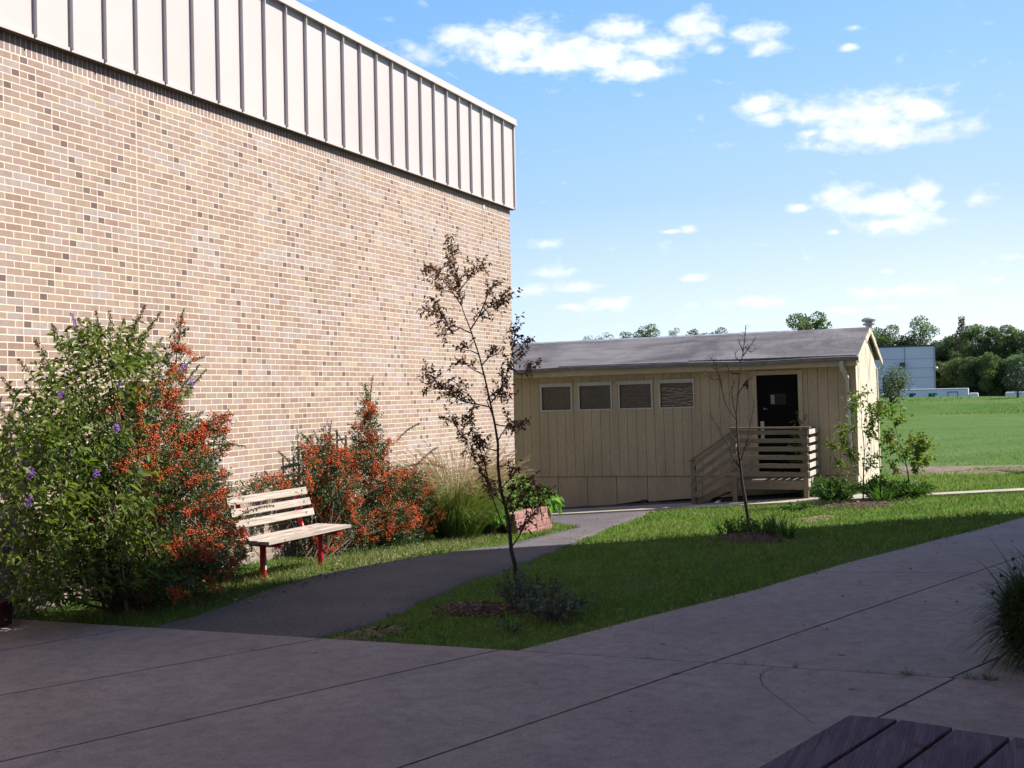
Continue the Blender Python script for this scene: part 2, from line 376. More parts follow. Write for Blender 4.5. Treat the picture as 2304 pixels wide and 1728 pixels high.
# ------------------------------------------------------------------ asphalt path
D=1.0416
def polyline(pts): return [atg(x*D,y*D) for x,y in pts]
Lft=polyline([(352,1356),(480,1313),(600,1268),(700,1238),(800,1221),(900,1204),(1000,1189),(1100,1176)])
Rgt=polyline([(700,1386),(800,1352),(880,1318),(940,1285),(1010,1258),(1080,1235),(1190,1195),(1260,1165),(1330,1137),(1395,1112)])
Lft+=[Vector((17.5,6.55,0)),Vector((19.6,6.75,0)),Vector((21.3,7.9,0)),Vector((24.3,9.5,0))]
Rgt[0]=Vector((8.47,5.15,0)); Lft[0]=Vector((8.47,6.78,0)); Rgt.append(Vector((24.3,6.55,0)))
def resamp(pl,n):
    d=[0]
    for i in range(1,len(pl)): d.append(d[-1]+(pl[i].xy-pl[i-1].xy).length)
    out=[]
    for k in range(n):
        s=d[-1]*k/(n-1); i=max(j for j in range(len(d)) if d[j]<=s+1e-9); i=min(i,len(pl)-2); t=(s-d[i])/(d[i+1]-d[i]); out.append(pl[i].xy.lerp(pl[i+1].xy,t))
    return out
NP=110; A=resamp(Lft,NP); B=resamp(Rgt,NP); mb=MB(); rr=random.Random(3); PATHPOLY=[]
w1=w2=0; ra=[];rb=[]
for i in range(NP):
    w1=w1*.6+rr.uniform(-.03,.03); w2=w2*.6+rr.uniform(-.035,.035); dd=(B[i]-A[i]).normalized(); ra.append(A[i]-dd*w1); rb.append(B[i]+dd*w2)
ra[0]=A[0]; rb[0]=B[0]
KT=[0,.015,.2,.4,.6,.8,.985,1]; K=len(KT)
for i in range(NP):
    for k in range(K):
        p=ra[i].lerp(rb[i],KT[k]); mb.v.append((p.x,p.y,T(p.x,p.y)+(.004 if 0<k<K-1 else -.02)))
for i in range(NP-1):
    for k in range(K-1): mb.f.append((i*K+k,i*K+k+1,(i+1)*K+k+1,(i+1)*K+k))
struct(mb.build('asphalt_path',M_ASPH,smooth=True))
PATH=[(p.x,p.y) for p in ra]+[(p.x,p.y) for p in rb[::-1]]
# concrete strip in front of the portable classroom, running on to the right
mb=MB(); SW=[]
ysl=axis([(-14,12,.5)])
for i,y in enumerate(ysl):
    x0=23.75+.02*math.sin(y*2); x1=24.9 if y>1.9 else 24.25
    for x in (x0,x0+.01,(x0+x1)/2,x1): mb.v.append((x,y,T(x,y)+(.035 if x>x0+.005 else -.05)))
for i in range(len(ysl)-1):
    for k in range(3): mb.f.append((i*4+k,(i+1)*4+k,(i+1)*4+k+1,i*4+k+1))
struct(mb.build('sidewalk',M_SIDE))
mb=MB()
for i,y in enumerate(axis([(2.9,12,.7)])):
    for x in (24.905,25.3,25.74): mb.v.append((x,y,T(x,y)+.02))
n=len(mb.v)//3
for i in range(n-1):
    for k in range(2): mb.f.append((i*3+k,(i+1)*3+k,(i+1)*3+k+1,i*3+k+1))
struct(mb.build('asphalt_apron',M_ASPH))
# dirt strips
def blobsheet(name,pts,mat,dz,sub=5,jit=.08):
    poly=[]
    for i in range(len(pts)):
        a,b=Vector(pts[i]),Vector(pts[(i+1)%len(pts)])
        for k in range(sub): p=a.lerp(b,k/sub); poly.append((p.x+random.uniform(-jit,jit),p.y+random.uniform(-jit,jit)))
    c=(sum(p[0] for p in poly)/len(poly),sum(p[1] for p in poly)/len(poly)); n=len(poly)
    rings=5; vs=[(c[0],c[1],T(*c)+dz)]; fs=[]
    for r in range(1,rings+1):
        for p in poly:
            x=c[0]+(p[0]-c[0])*r/rings; y=c[1]+(p[1]-c[1])*r/rings; vs.append((x,y,T(x,y)+(dz if r<rings else -.03)))
    for i in range(n): fs.append((0,1+i,1+(i+1)%n))
    for r in range(rings-1):
        for i in range(n): a=1+r*n+i; b=1+r*n+(i+1)%n; fs.append((a,a+n,b+n,b))
    return mesh(name,vs,fs,mat,smooth=True)
q=[atg(1985,1050),atg(2140,1049),atg(2304,1046),atg(2400,1046),atg(2400,1068),atg(2304,1066),atg(2140,1069),atg(1985,1073)]
struct(blobsheet('dirt_track',[(p.x,p.y) for p in q],M_DIRT,.02,6,.12))
q=[atg(*p) for p in ((735,1441),(790,1422),(830,1410),(880,1404),(930,1408),(900,1425),(860,1440),(800,1445))]
struct(blobsheet('dirt_patch',[(p.x,p.y) for p in q],M_DIRT,.004,6,.05))
q=[atg(*p) for p in ((1790,1290-122),(1850,1160),(1900,1162),(1870,1170),(1800,1176))]
struct(blobsheet('dirt_spot',[(p.x,p.y) for p in q],M_DIRT,.02,4,.06))
# ------------------------------------------------------------------ brick material
def mat_brick():
    m,nt,b,o=newmat('tan_pink_brick'); g=nt.nodes.new('ShaderNodeNewGeometry'); sp=nt.nodes.new('ShaderNodeSeparateXYZ'); nt.links.new(g.outputs['Position'],sp.inputs[0])
    X,Y,Z=[V(nt,sp.outputs[i]) for i in range(3)]
    # slightly wavy laying
    nz=noise(nt,pos(nt),1.3,2); wz=noise(nt,pos(nt),7,2)
    U=(X+(Y-8.345)*1.0-9.746+(wz-.5)*.012)/.1016+.5; Vv=(Z-3.859+(nz-.5)*.010+(wz-.5)*.003)/.0677+.5
    iu=U.floor(); iv=Vv.floor(); fu=U-iu; fv=Vv-iv
    even=iv.fmod(2).lt(.5); s=iv*.5
    def dark(k): return ((k-s).fmod(18).eq(0)).mx((k+s).fmod(18).eq(0))*even
    d0=dark(iu); dm=dark(iu-1); dp=dark(iu+1)
    start=(iu+iv).fmod(2).lt(.5)
    Lj=start.mx(d0).mx(dm); Rj=start.inv().mx(d0).mx(dp)
    jw=.047
    mv=(fu.lt(jw)*Lj).mx(fu.gt(1-jw)*Rj); mh=fv.lt(.088).mx(fv.gt(.912)); mort=mv.mx(mh)
    cj=(X-10.404).ab().lt(.010)*Y.lt(9); mort=mort.mx(cj)
    # soldier course at the top
    sold=Z.gt(5.112); US=(X/.0677); fs=US-US.floor(); ms=fs.lt(.09).mx(fs.gt(.91)).mx(Z.lt(5.120))
    mort=mort*sold.inv()+ms*sold
    split=d0.mx(dm*start.inv()).mx(dp*start)
    bid=((iu+iv)*.5).floor()+split*start*.37
    bidf=bid*sold.inv()+US.floor()*sold
    cv=nt.nodes.new('ShaderNodeCombineXYZ'); L(nt,bidf,cv.inputs[0]); L(nt,iv*sold.inv(),cv.inputs[1])
    wn=nt.nodes.new('ShaderNodeTexWhiteNoise'); wn.noise_dimensions='2D'; nt.links.new(cv.outputs[0],wn.inputs['Vector']); r=V(nt,wn.outputs['Value'])
    col=ramp(nt,r,[(0.,(.325,.215,.18)),(.25,(.365,.255,.212)),(.5,(.40,.285,.235)),(.75,(.37,.272,.25)),(.93,(.435,.315,.245)),(.99,(.48,.37,.28)),(1.,(.29,.175,.15))])
    # patches of greyer bricks, sampled once per brick
    cv2=nt.nodes.new('ShaderNodeCombineXYZ'); L(nt,bidf*.16,cv2.inputs[0]); L(nt,iv*.13,cv2.inputs[1]); n2=noise(nt,cv2.outputs[0],1.25,3,.6)
    wn2=nt.nodes.new('ShaderNodeTexWhiteNoise'); wn2.noise_dimensions='2D'; va=nt.nodes.new('ShaderNodeVectorMath'); va.inputs[1].default_value=(31.3,7.7,0); nt.links.new(cv.outputs[0],va.inputs[0]); nt.links.new(va.outputs[0],wn2.inputs['Vector'])
    gf=ramp(nt,n2+V(nt,wn2.outputs['Value'])*.24,[(.665,0.),(.75,.65)])
    col=mix(nt,gf,col,(.43,.365,.365))
    col=mix(nt,d0*sold.inv(),col,mix(nt,r,(.165,.112,.108),(.225,.168,.158)))
    col=mix(nt,sold*.55,col,(.30,.215,.21))
    fine=noise(nt,pos(nt),95,4,.7); mott=noise(nt,pos(nt),22,3,.6)
    col=mix(nt,.55,col,ramp(nt,fine,[(.25,.72),(.6,1.05)]),'MULTIPLY'); col=mix(nt,.5,col,ramp(nt,mott,[(.3,.8),(.7,1.1)]),'MULTIPLY')
    big=noise(nt,pos(nt,(1,1,.35)),.5,4); col=mix(nt,.35,col,ramp(nt,big,[(.3,.82),(.7,1.1)]),'MULTIPLY')
    mc=mix(nt,ramp(nt,noise(nt,pos(nt),5,4),[(.3,0.),(.7,1.)]),(.78,.69,.55),(.68,.59,.47))
    mc=mix(nt,cj*sold.inv()*.5,mc,(.45,.36,.26))
    grime=ramp(nt,Z+(noise(nt,pos(nt,(1.5,1,.6)),1.6,5)-.5)*.8,[(.0,.65),(.35,.25),(.75,0.)]); streak=noise(nt,pos(nt,(2.2,1,.10)),3,4,.6)
    allc=mix(nt,grime,mix(nt,mort,col,mc),(.25,.21,.18)); allc=mix(nt,.6,allc,ramp(nt,streak,[(.30,.84),(.55,1.02)]),'MULTIPLY')
    L(nt,allc,b.inputs['Base Color']); b.inputs['Roughness'].default_value=.85; b.inputs['Specular IOR Level'].default_value=.25
    h=mort.inv()+fine*.25; bump(nt,b,h,.006,1.); return m
M_BRICK=mat_brick()
M_FASC=simple('pale_metal_fascia',(.585,.518,.500),(.55,.488,.472),.6,.42,metal=.0)
M_SOFF=simple('brown_soffit',(.12,.085,.05),(.09,.06,.035),3,.7)
# ------------------------------------------------------------------ brick school building (left)
WY=8.345; CX=20.783
t=thing('brick_building','large tan brick school building with pale ribbed metal fascia','building',(5,WY,0))
mb=MB(); mb.bb((-14,WY,-3),(CX,24,5.36)); mb.build('wall',M_BRICK,t)
FY=8.275; FX=CX+.07; FB=3.385+GZ; FT=4.93+GZ
mb=MB()
mb.bb((-14,FY+.004,FB+.012),(FX-.004,23.9,FT)); 
ribs=[20.3-.475*i for i in range(0,75)]
for x in ribs: mb.bb((x-.007,FY-.042,FB+.014),(x+.007,FY+.02,FT-.002))
# raised hems beside every pan and the bottom drip edge
mb.bb((-14,FY-.012,FB),(FX+.010,FY+.02,FB+.035)); mb.bb((FX-.03,FY-.03,FB+.012),(FX+.012,FY+.02,FT-.001))
mb.build('fascia',M_FASC,t)
mb=MB(); mb.bb((-14,FY+.01,FB-.010),(FX-.002,WY-.0,FB+.006)); mb.build('soffit',M_SOFF,t)
mb=MB(); mb.bb((-14,FY-.055,FT+.001),(FX+.04,23.95,FT+.105)); mb.bb((-14,FY-.068,FT-.012),(FX+.052,FY-.05,FT+.02)); mb.build('roof_trim',M_FASC,t)
for px,py in ((832,100),(1026,208)):
    mb=MB(); p=aty(px,py,FY+.2); mb.box((p.x,p.y,FT+.13),(.03,.03,.06)); mb.box((p.x,p.y,FT+.165),(.06,.05,.03)); mb.build('lightning_rod_base',M_SOFF,t)
mb=MB(); p=aty(1087.5,466,WY); mb.box((p.x,WY-.003,p.z),(.05,.02,.07)); mb.build('vent_cap',simple('white_plastic',(.8,.8,.78)),t)
# unseen building added behind the camera, roof outline shaped to shade the patio
t=thing('shade_caster','unseen brick building added to shade the patio','building',(0,-5,0))
HW=9.0; gs=[(-14,8.0),(5,7.95),(8.6,7.8),(9.5,7.6),(10.3,7.36),(11.6,6.95),(12.6,6.82),(14.08,6.64),(15.54,5.42),(17.23,3.95),(18.33,2.87),(19.4,1.39),(20.04,-.19),(21.2,-3.2)]
out=[(x+SUN.x/SUN.z*HW,y+SUN.y/SUN.z*HW) for x,y in gs]+[(out_x,-26) for out_x in (25.2,-10)]
mb=MB(); mb.prism(out[::-1],HW-.12,HW); mb.build('roof',M_SOFF,t)
mb=MB(); mb.prism([(-9.5,-3.0),(16.8,-3.0),(22.6,-9.0),(24.2,-14),(24.5,-25),(-9.5,-25)],-.5,HW-.125); mb.build('wall',M_BRICK,t)
# ------------------------------------------------------------------ portable classroom
M_CREAM=simple('cream_plywood_paint',(.50,.385,.26),(.41,.32,.22),2.5,.75,sc3=(1,1,.3),fine=.25)
M_CREAM2=simple('cream_trim_paint',(.50,.39,.27),(.42,.33,.23),4,.7,fine=.15)
def mat_peel():
    m,nt,b,o=newmat('peeling_cream_paint'); p=pos(nt,(1.2,1,.22)); n=noise(nt,p,5,7,.72); n2=noise(nt,pos(nt,(2,1,.15)),9,5,.7)
    c=mix(nt,ramp(nt,n,[(.53,0.),(.58,1.)]),(.62,.55,.43),(.30,.24,.20)); c=mix(nt,ramp(nt,n2,[(.62,0.),(.66,.7)]),c,(.20,.16,.13))
    L(nt,c,b.inputs['Base Color']); b.inputs['Roughness'].default_value=.8; bump(nt,b,n,.004); return m
M_PEEL=mat_peel()
def mat_roof():
    m,nt,b,o=newmat('weathered_roll_roofing'); p=pos(nt,(.7,.5,1)); n=noise(nt,p,1.1,7,.66,.7); n2=noise(nt,pos(nt),70,3,.7); n3=noise(nt,pos(nt,(.5,.18,1)),1.8,5,.6,1.2)
    c=ramp(nt,n,[(.34,(.060,.052,.060)),(.48,(.118,.104,.115)),(.62,(.185,.168,.178))])
    c=mix(nt,ramp(nt,n3,[(.52,0.),(.7,.6)]),c,(.20,.18,.19)); c=mix(nt,.6,c,ramp(nt,n2,[(.3,.65),(.7,1.2)]),'MULTIPLY')
    sp=nt.nodes.new('ShaderNodeSeparateXYZ'); g=nt.nodes.new('ShaderNodeNewGeometry'); nt.links.new(g.outputs['Position'],sp.inputs[0])
    X,Y=V(nt,sp.outputs[0]),V(nt,sp.outputs[1]); wob=(noise(nt,pos(nt),3,2)-.5)*.03
    row=((X+wob)/.42); fr=row-row.floor(); ty=(Y+row.floor()*.43)/.33; ft=ty-ty.floor()
    ln=fr.lt(.05).mx(ft.lt(.035)*Y.lt(7)); c=mix(nt,ln*.75,c,(.035,.03,.032))
    L(nt,c,b.inputs['Base Color']); b.inputs['Roughness'].default_value=.75; b.inputs['Specular IOR Level'].default_value=.5; bump(nt,b,n2,.006,.7); return m
M_ROOF=mat_roof()
M_WHITE=simple('white_paint',(.50,.47,.45),(.42,.39,.37),5,.6)
M_DARKWALL=simple('shadow_board',(.05,.04,.03),None,4,.9)
BX=25.70; YR=2.84; YL=12.5; zb=GZ-1.80; ze=GZ+.42
t=thing('portable_classroom','cream portable classroom with grey pitched roof and dark door','building',(BX,6.5,T(BX,6.5)))
b4=t
win=[(9.65,8.9),(8.76,7.98),(7.84,7.07),(6.93,6.15)]; wz=(GZ-.355,GZ+.225)
door=(3.98,4.83); dz=(zb,GZ+.29)
ops=[(w[1]+.03,w[0]-.03,wz[0]+.03,wz[1]-.03) for w in win]+[(door[0],door[1],dz[0]-.1,dz[1])]
gro=[2.97+.2035*i for i in range(0,48)]; mb=MB()
bk=sorted(set([YR,YL]+gro+[o for op in ops for o in op[:2]]))
for a,b in zip(bk[:-1],bk[1:]):
    g0=.0032 if a in gro else 0; g1=.0032 if b in gro else 0
    if b-a-g0-g1<.004: continue
    mid=(a+b)/2; segs=[(zb,ze+.1)]
    for o_ in ops:
        if o_[0]<=mid<=o_[1]: segs=[x for x in ((zb,o_[2]),(o_[3],ze+.1)) if x[1]-x[0]>.01]
    for z0,z1 in segs: mb.bb((BX,a+g0,z0),(BX+.05,b-g1,z1))
mb.build('wall',M_CREAM,t)
mb=MB(); mb.bb((BX+.10,YR+.05,zb-.5),(30.3,YL-.05,ze)); mb.build('core',M_DARKWALL,t)
# skirt boards following the ground
mb=MB(); sj=[2.86,4.0,5.3,6.05,7.25,7.95,8.62,9.3,10.2,11.4,12.5]
for a,b in zip(sj[:-1],sj[1:]):
    lo=lambda y:T(BX,y)+random.uniform(.03,.07)
    z0,z1=lo(a),lo(b); x0=BX+.02+random.uniform(0,.012); tp=zb-.012
    if a==7.25: z0+=.02
    mb.add([(x0,a+.006,z0),(x0,b-.006,z1),(x0,b-.006,tp),(x0,a+.006,tp),(x0+.03,a+.006,z0),(x0+.03,b-.006,z1),(x0+.03,b-.006,tp),(x0+.03,a+.006,tp)],[(0,3,2,1),(4,5,6,7),(0,1,5,4),(2,3,7,6),(0,4,7,3),(1,2,6,5)])
mb.build('skirt',M_CREAM,t)
mb=MB(); mb.bb((BX+.008,7.28,T(BX,7.3)),(BX+.03,7.40,T(BX,7.3)+.10)); 
p=atg(1452,1140); mb.bb((BX+.004,6.75,T(BX,7)),(BX+.03,7.2,T(BX,7)+.035)); mb.build('skirt_hole',M_DARKWALL,t)
# end wall with gable
EX0,EX1=BX,30.2; RX=28.0; RZ=GZ+1.30
mb=MB()
seams=[EX0,26.25,27.05,28.0,28.9,29.6,EX1]
for a,b in zip(seams[:-1],seams[1:]):
    f=lambda x:(ze+.02)+(RZ-ze-.04)*(1-abs(x-RX)/(RX-EX0 if x<RX else EX1-RX))
    a_,b_=a+.006,b-.006; y0=YR-random.uniform(.0,.012); z0=T(27,YR)+.04
    mb.add([(a_,y0,z0),(b_,y0,z0),(b_,y0,f(b_)),(a_,y0,f(a_)),(a_,YR+.04,z0),(b_,YR+.04,z0),(b_,YR+.04,f(b_)),(a_,YR+.04,f(a_))],[(0,1,2,3),(5,4,7,6),(0,4,5,1),(2,6,7,3),(0,3,7,4),(1,5,6,2)])
mb.bb((EX0-.012,YR-.025,zb),(EX0+.09,YR-.013,ze+.05)); mb.bb((EX1-.10,YR-.03,T(30,YR)+.05),(EX1+.01,YR-.013,ze-.0))
mb.build('end_wall',M_PEEL,t)
mb=MB(); mb.bb((EX1-.02,YR+.02,T(30,3)-.1),(EX1+.03,YL,ze)); mb.build('rear_wall',M_CREAM,t)
# roof
E0,E1=25.40,30.5; RY0,RY1=2.74,12.8; EZ=GZ+.60
mb=MB(); th=.035
sl_=(RZ-EZ)/(RX-E0)
def roofslab(mb,x0,z0,x1,z1,y0,y1,th): mb.add([(x0,y0,z0),(x1,y0,z1),(x1,y1,z1),(x0,y1,z0),(x0,y0,z0-th),(x1,y0,z1-th),(x1,y1,z1-th),(x0,y1,z0-th)],[(0,1,2,3),(7,6,5,4),(0,4,5,1),(3,2,6,7),(0,3,7,4),(1,5,6,2)])
EZ2=RZ-sl_*(E1-RX)
N=26
# gently sagging eave line, built strip by strip
def sag(y): return -.012*math.sin((y-2.7)*.9)+.008*math.sin(y*2.3)
vs=[];fs=[]
for i in range(N+1):
    y=RY0+(RY1-RY0)*i/N; s=sag(y)
    vs+= [(E0,y,EZ+s),(E0+.9,y,EZ+sl_*.9+s*.6),(E0+1.8,y,EZ+sl_*1.8+s*.3),(RX,y,RZ),(E1,y,EZ2),(E0,y,EZ+s-th)]
for i in range(N):
    for k in range(4): fs.append((i*6+k,i*6+k+1,(i+1)*6+k+1,(i+1)*6+k))
    fs.append((i*6+5,i*6,(i+1)*6,(i+1)*6+5))
vs+= [(E0,RY0,EZ-th),(RX,RY0,RZ-th),(E1,RY0,EZ2-th)]; n=len(vs); fs+=[(n-3,n-2,3,2,1,0),(n-2,n-1,4,3)]
mesh('roof',vs,fs,M_ROOF,t)
# curled shingle courses at the eave
mb=MB()
for y0,y1,dx in ((2.76,5.0,.05),(5.0,6.2,.08),(6.2,9.1,.03)): 
    x=E0+dx; mb.add([(x,y0,EZ+sl_*dx+.02),(x,y1,EZ+sl_*dx+.028),(x+.3,y1,EZ+sl_*(dx+.3)+.010),(x+.3,y0,EZ+sl_*(dx+.3)+.010),(x,y0,EZ+sl_*dx-.004),(x,y1,EZ+sl_*dx-.004)],[(0,3,2,1),(0,1,5,4)])
mb.build('shingle_course',M_ROOF,t)
M_FLASH=simple('ridge_flashing',(.40,.43,.48),(.26,.27,.30),4,.5,metal=.3)
mb=MB(); 
roofslab(mb,RX-.10,RZ-.024,RX+.01,RZ+.012,4.4,RY1,.006); mb.build('ridge_cap',M_FLASH,t)
M_GUT=simple('dull_gutter',(.20,.175,.165),(.14,.12,.11),5,.6)
mb=MB()
for i in range(N):
    y0=RY0-.02+(RY1-RY0)*i/N; y1=RY0-.02+(RY1-RY0)*(i+1)/N; s0=sag(y0)*1.4; s1=sag(y1)*1.4
    for (xa,xb,za,zb_) in ((E0-.09,E0-.08,-.075,-.012),(E0-.09,E0-.0,-.085,-.072)):
        mb.add([(xa,y0,EZ+za+s0),(xb,y0,EZ+za+s0),(xb,y0,EZ+zb_+s0),(xa,y0,EZ+zb_+s0),(xa,y1,EZ+za+s1),(xb,y1,EZ+za+s1),(xb,y1,EZ+zb_+s1),(xa,y1,EZ+zb_+s1)],[(0,1,2,3),(4,7,6,5),(0,4,5,1),(3,2,6,7),(0,3,7,4),(1,5,6,2)])
mb.build('gutter',M_GUT,t)
mb=MB(); mb.bb((E0+.0,RY0+.02,EZ-.19),(E0+.025,RY1,EZ-.04)); mb.bb((E0+.026,RY0+.03,EZ-.165),(BX+.02,RY1,EZ-.155)); mb.build('fascia_board',M_CREAM2,t)
mb=MB()
for a,b in (((E0-.01,EZ-.10),(RX+.005,RZ-.10)),((E1+.01,EZ2-.10),(RX-.005,RZ-.10))):
    yy=RY0-.022
    mb.add([(a[0],yy,a[1]-.03),(b[0],yy,b[1]-.03),(b[0],yy,b[1]+.085),(a[0],yy,a[1]+.085),(a[0],yy+.028,a[1]-.03),(b[0],yy+.028,b[1]-.03),(b[0],yy+.028,b[1]+.085),(a[0],yy+.028,a[1]+.085)],[(0,1,2,3),(7,6,5,4),(0,4,5,1),(3,2,6,7),(0,3,7,4),(1,5,6,2)])
mb.build('rake_board',M_PEEL,t)
mb=MB(); mb.bb((BX-.03,door[0]-.09,zb),(BX-.001,door[0]-.002,dz[1]+.0)); mb.bb((BX-.03,door[1]+.002,zb),(BX-.001,door[1]+.09,dz[1]+.0)); mb.bb((BX-.034,door[0]-.11,dz[1]+.002),(BX-.001,door[1]+.11,dz[1]+.085)); mb.build('door_trim',M_CREAM2,t)
M_DOOR=simple('dark_brown_door',(.0045,.0035,.0045),(.003,.0025,.003),3,.6)
M_DOOR.node_tree.nodes['Principled BSDF'].inputs['Specular IOR Level'].default_value=.08
mb=MB(); mb.bb((BX+.03,door[0]+.005,zb),(BX+.075,door[1]-.005,dz[1]-.005)); dr=mb.build('door',M_DOOR,t)
M_GLASS=simple('dark_glass',(.02,.022,.022),None,3,.04)
yy=4.415; mb=MB(); z0,z1=GZ-.31,GZ-.125
mb.bb((BX+.022,yy-.18,z0-.02),(BX+.029,yy+.16,z1+.02)); wf=mb.build('door_window',M_GLASS,dr)
M_REFL=simple('grey_reflection',(.22,.24,.26),None,6,.6)  # flat grey block painted as the reflection in the door window
mb=MB(); mb.bb((BX+.015,yy+.055,z0),(BX+.021,yy+.13,z1)); mb.build('reflection_patch',M_REFL,dr)
mb=MB(); mb.bb((BX+.006,4.70,GZ-1.03),(BX+.029,4.775,GZ-.67)); mb.build('push_plate',M_WHITE,dr)
mb=MB(); mb.bb((BX-.01,4.66,GZ-.43),(BX+.029,4.70,GZ-.39)); mb.tube([(BX-.01,4.68,GZ-.41),(BX-.04,4.68,GZ-.41),(BX-.04,4.60,GZ-.42)],.008); mb.build('handle',M_GUT,dr)
# windows
M_BLIND=simple('wrinkled_blind',(.52,.42,.28),(.36,.28,.18),6,.5)
M_SCREEN=simple('brown_screen',(.060,.046,.042),(.10,.078,.058),1.1,.35,fine=.5)
for i,w in enumerate(win):
    y0,y1=w[1],w[0]; mb=MB(); f=.034; x0,x1=BX-.018,BX+.02; z0,z1=wz
    mb.bb((x0,y0,z0),(x1,y1,z0+f)); mb.bb((x0,y0,z1-f),(x1,y1,z1)); mb.bb((x0,y0,z0+f),(x1,y0+f,z1-f)); mb.bb((x0,y1-f,z0+f),(x1,y1,z1-f))
    mb.bb((x0-.014,y0-.02,z1+.001),(x1-.022,y1+.02,z1+.045))
    fr=mb.build('window',M_WHITE,t)
    mb=MB(); mb.bb((BX+.030,y0+f-.01,z0+f-.01),(BX+.038,y1-f+.01,z1-f+.01)); mb.build('pane',M_SCREEN,fr)
    if i>=2:
        mb=MB(); rr=random.Random(i+5)
        for k in range(7 if i==3 else 5):
            zz=z0+.08+k*(.44/(7 if i==3 else 5)); am=rr.uniform(.008,.03); ph=rr.uniform(0,6); pts=[]
            for q in range(15):
                u=q/14; pts.append((BX+.026,y0+f+.02+(y1-y0-2*f-.04)*u,zz+am*math.sin(ph+u*rr.uniform(6,8))-.05*math.sin(u*3.14)*(.3 if i==2 else 1)*(k/6)))
            rs=[max(.0015,.0045*abs(math.sin(q*.9+k)))*(1 if i==3 else .35) for q in range(15)]
            mb.tube(pts,[q*(2.2 if i==3 else 1.) for q in rs],4)
        mb.build('blind',M_BLIND,fr)
# downspout
mb=MB()
mb.bar((E0-.045,3.05,EZ-.08),(E0-.045,3.05,EZ-.24),.06,.08,Vector((0,1,0))); mb.bar((E0-.045,3.05,EZ-.22),(BX-.06,2.985,EZ-.42),.06,.08,Vector((0,1,0)))
mb.bar((BX-.055,2.985,EZ-.40),(BX-.055,2.95,GZ-1.55),.075,.055,Vector((0,1,0))); mb.build('downspout',M_WHITE,t)
# number
fc=bpy.data.curves.new('n4','FONT'); fc.body='4'; fc.size=.27; fc.extrude=.004; fc.align_x='CENTER'; fc.align_y='CENTER'; fc.offset=.003
tmp=bpy.data.objects.new('n4',fc); COL.objects.link(tmp); bpy.context.view_layer.update()
me=bpy.data.meshes.new_from_object(tmp.evaluated_get(bpy.context.evaluated_depsgraph_get())); bpy.data.objects.remove(tmp)
me.materials.clear(); me.materials.append(simple('dark_numeral',(.03,.018,.015)))
me.transform(Matrix(((0,0,-1,0),(-1,0,0,0),(0,1,0,0),(0,0,0,1)))); me.transform(Matrix.Translation((BX-.008,5.055,GZ+.10)))
o=bpy.data.objects.new('number',me); COL.objects.link(o); o.parent=t; o.matrix_parent_inverse=Matrix.Translation(-Vector(t.location))
# roof vent
mb=MB(); c=(29.0,2.86)
def lathe(mb,c,prof,n=16):
    o=len(mb.v)
    for r,z in prof:
        for k in range(n): a=2*math.pi*k/n; mb.v.append((c[0]+r*math.cos(a),c[1]+r*math.sin(a),z))
    for i in range(len(prof)-1):
        for k in range(n): mb.f.append((o+i*n+k,o+i*n+(k+1)%n,o+(i+1)*n+(k+1)%n,o+(i+1)*n+k))
lathe(mb,c,[(.07,GZ+1.0),(.07,GZ+1.38),(.13,GZ+1.39),(.135,GZ+1.43),(.08,GZ+1.44),(.08,GZ+1.46),(.15,GZ+1.47),(.16,GZ+1.52),(.10,GZ+1.56),(.001,GZ+1.565)])
mb.build('roof_vent',simple('galvanised_vent',(.52,.52,.52),None,6,.4,metal=.4),t,smooth=False)
t.rotation_euler=(-.010,0,0)
# ------------------------------------------------------------------ porch and stairs
M_PALE=simple('pale_lumber',(.62,.57,.52),(.50,.45,.40),7,.8,fine=.3)  # paler copy of the porch lumber, for side rails and side rim board
M_DECK=simple('weathered_lumber',(.27,.205,.16),(.19,.145,.115),5,.85,sc3=(1,.15,1),bd=.004,fine=.4)
DX=24.52; DT=GZ-1.80+.02; y0,y1=3.70,5.10
t=thing('wooden_porch','weathered wooden porch with slatted rails and steps at door','porch',(DX,4.5,T(DX,4.5)))
mb=MB()
for i in range(8): x=DX+.145*i; mb.bb((x,y0,DT-.038),(x+.135,y1,DT))
mb.build('deck',M_DECK,t)
mb=MB(); mb.bb((DX-.035,y0-.02,DT-.19),(DX-.002,y1,DT-.02)); mb.build('rim_board',M_DECK,t)
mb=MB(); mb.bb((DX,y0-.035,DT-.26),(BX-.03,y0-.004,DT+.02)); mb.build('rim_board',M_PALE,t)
RT=GZ-.745
posts=[(DX-.0,y0-.0),(DX-.0,y1-.0),(BX-.08,y0)]
for px,py in posts:
    mb=MB(); mb.bb((px-.05,py-.045,T(px,py)-.05),(px+.04,py+.045,RT-.03)); mb.build('post',M_DECK,t)
for k in range(6):
    z=RT-.095-k*.165
    mb=MB(); mb.bb((DX-.076,y0-.06,z-.045),(DX-.052,y1+.06,z+.045)); mb.build('rail',M_DECK,t)
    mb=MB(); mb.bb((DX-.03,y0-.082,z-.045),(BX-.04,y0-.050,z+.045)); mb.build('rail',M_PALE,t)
mb=MB(); mb.bb((DX-.10,y0-.10,RT-.028),(DX+.05,y1+.08,RT+.01)); mb.build('handrail',M_DECK,t)
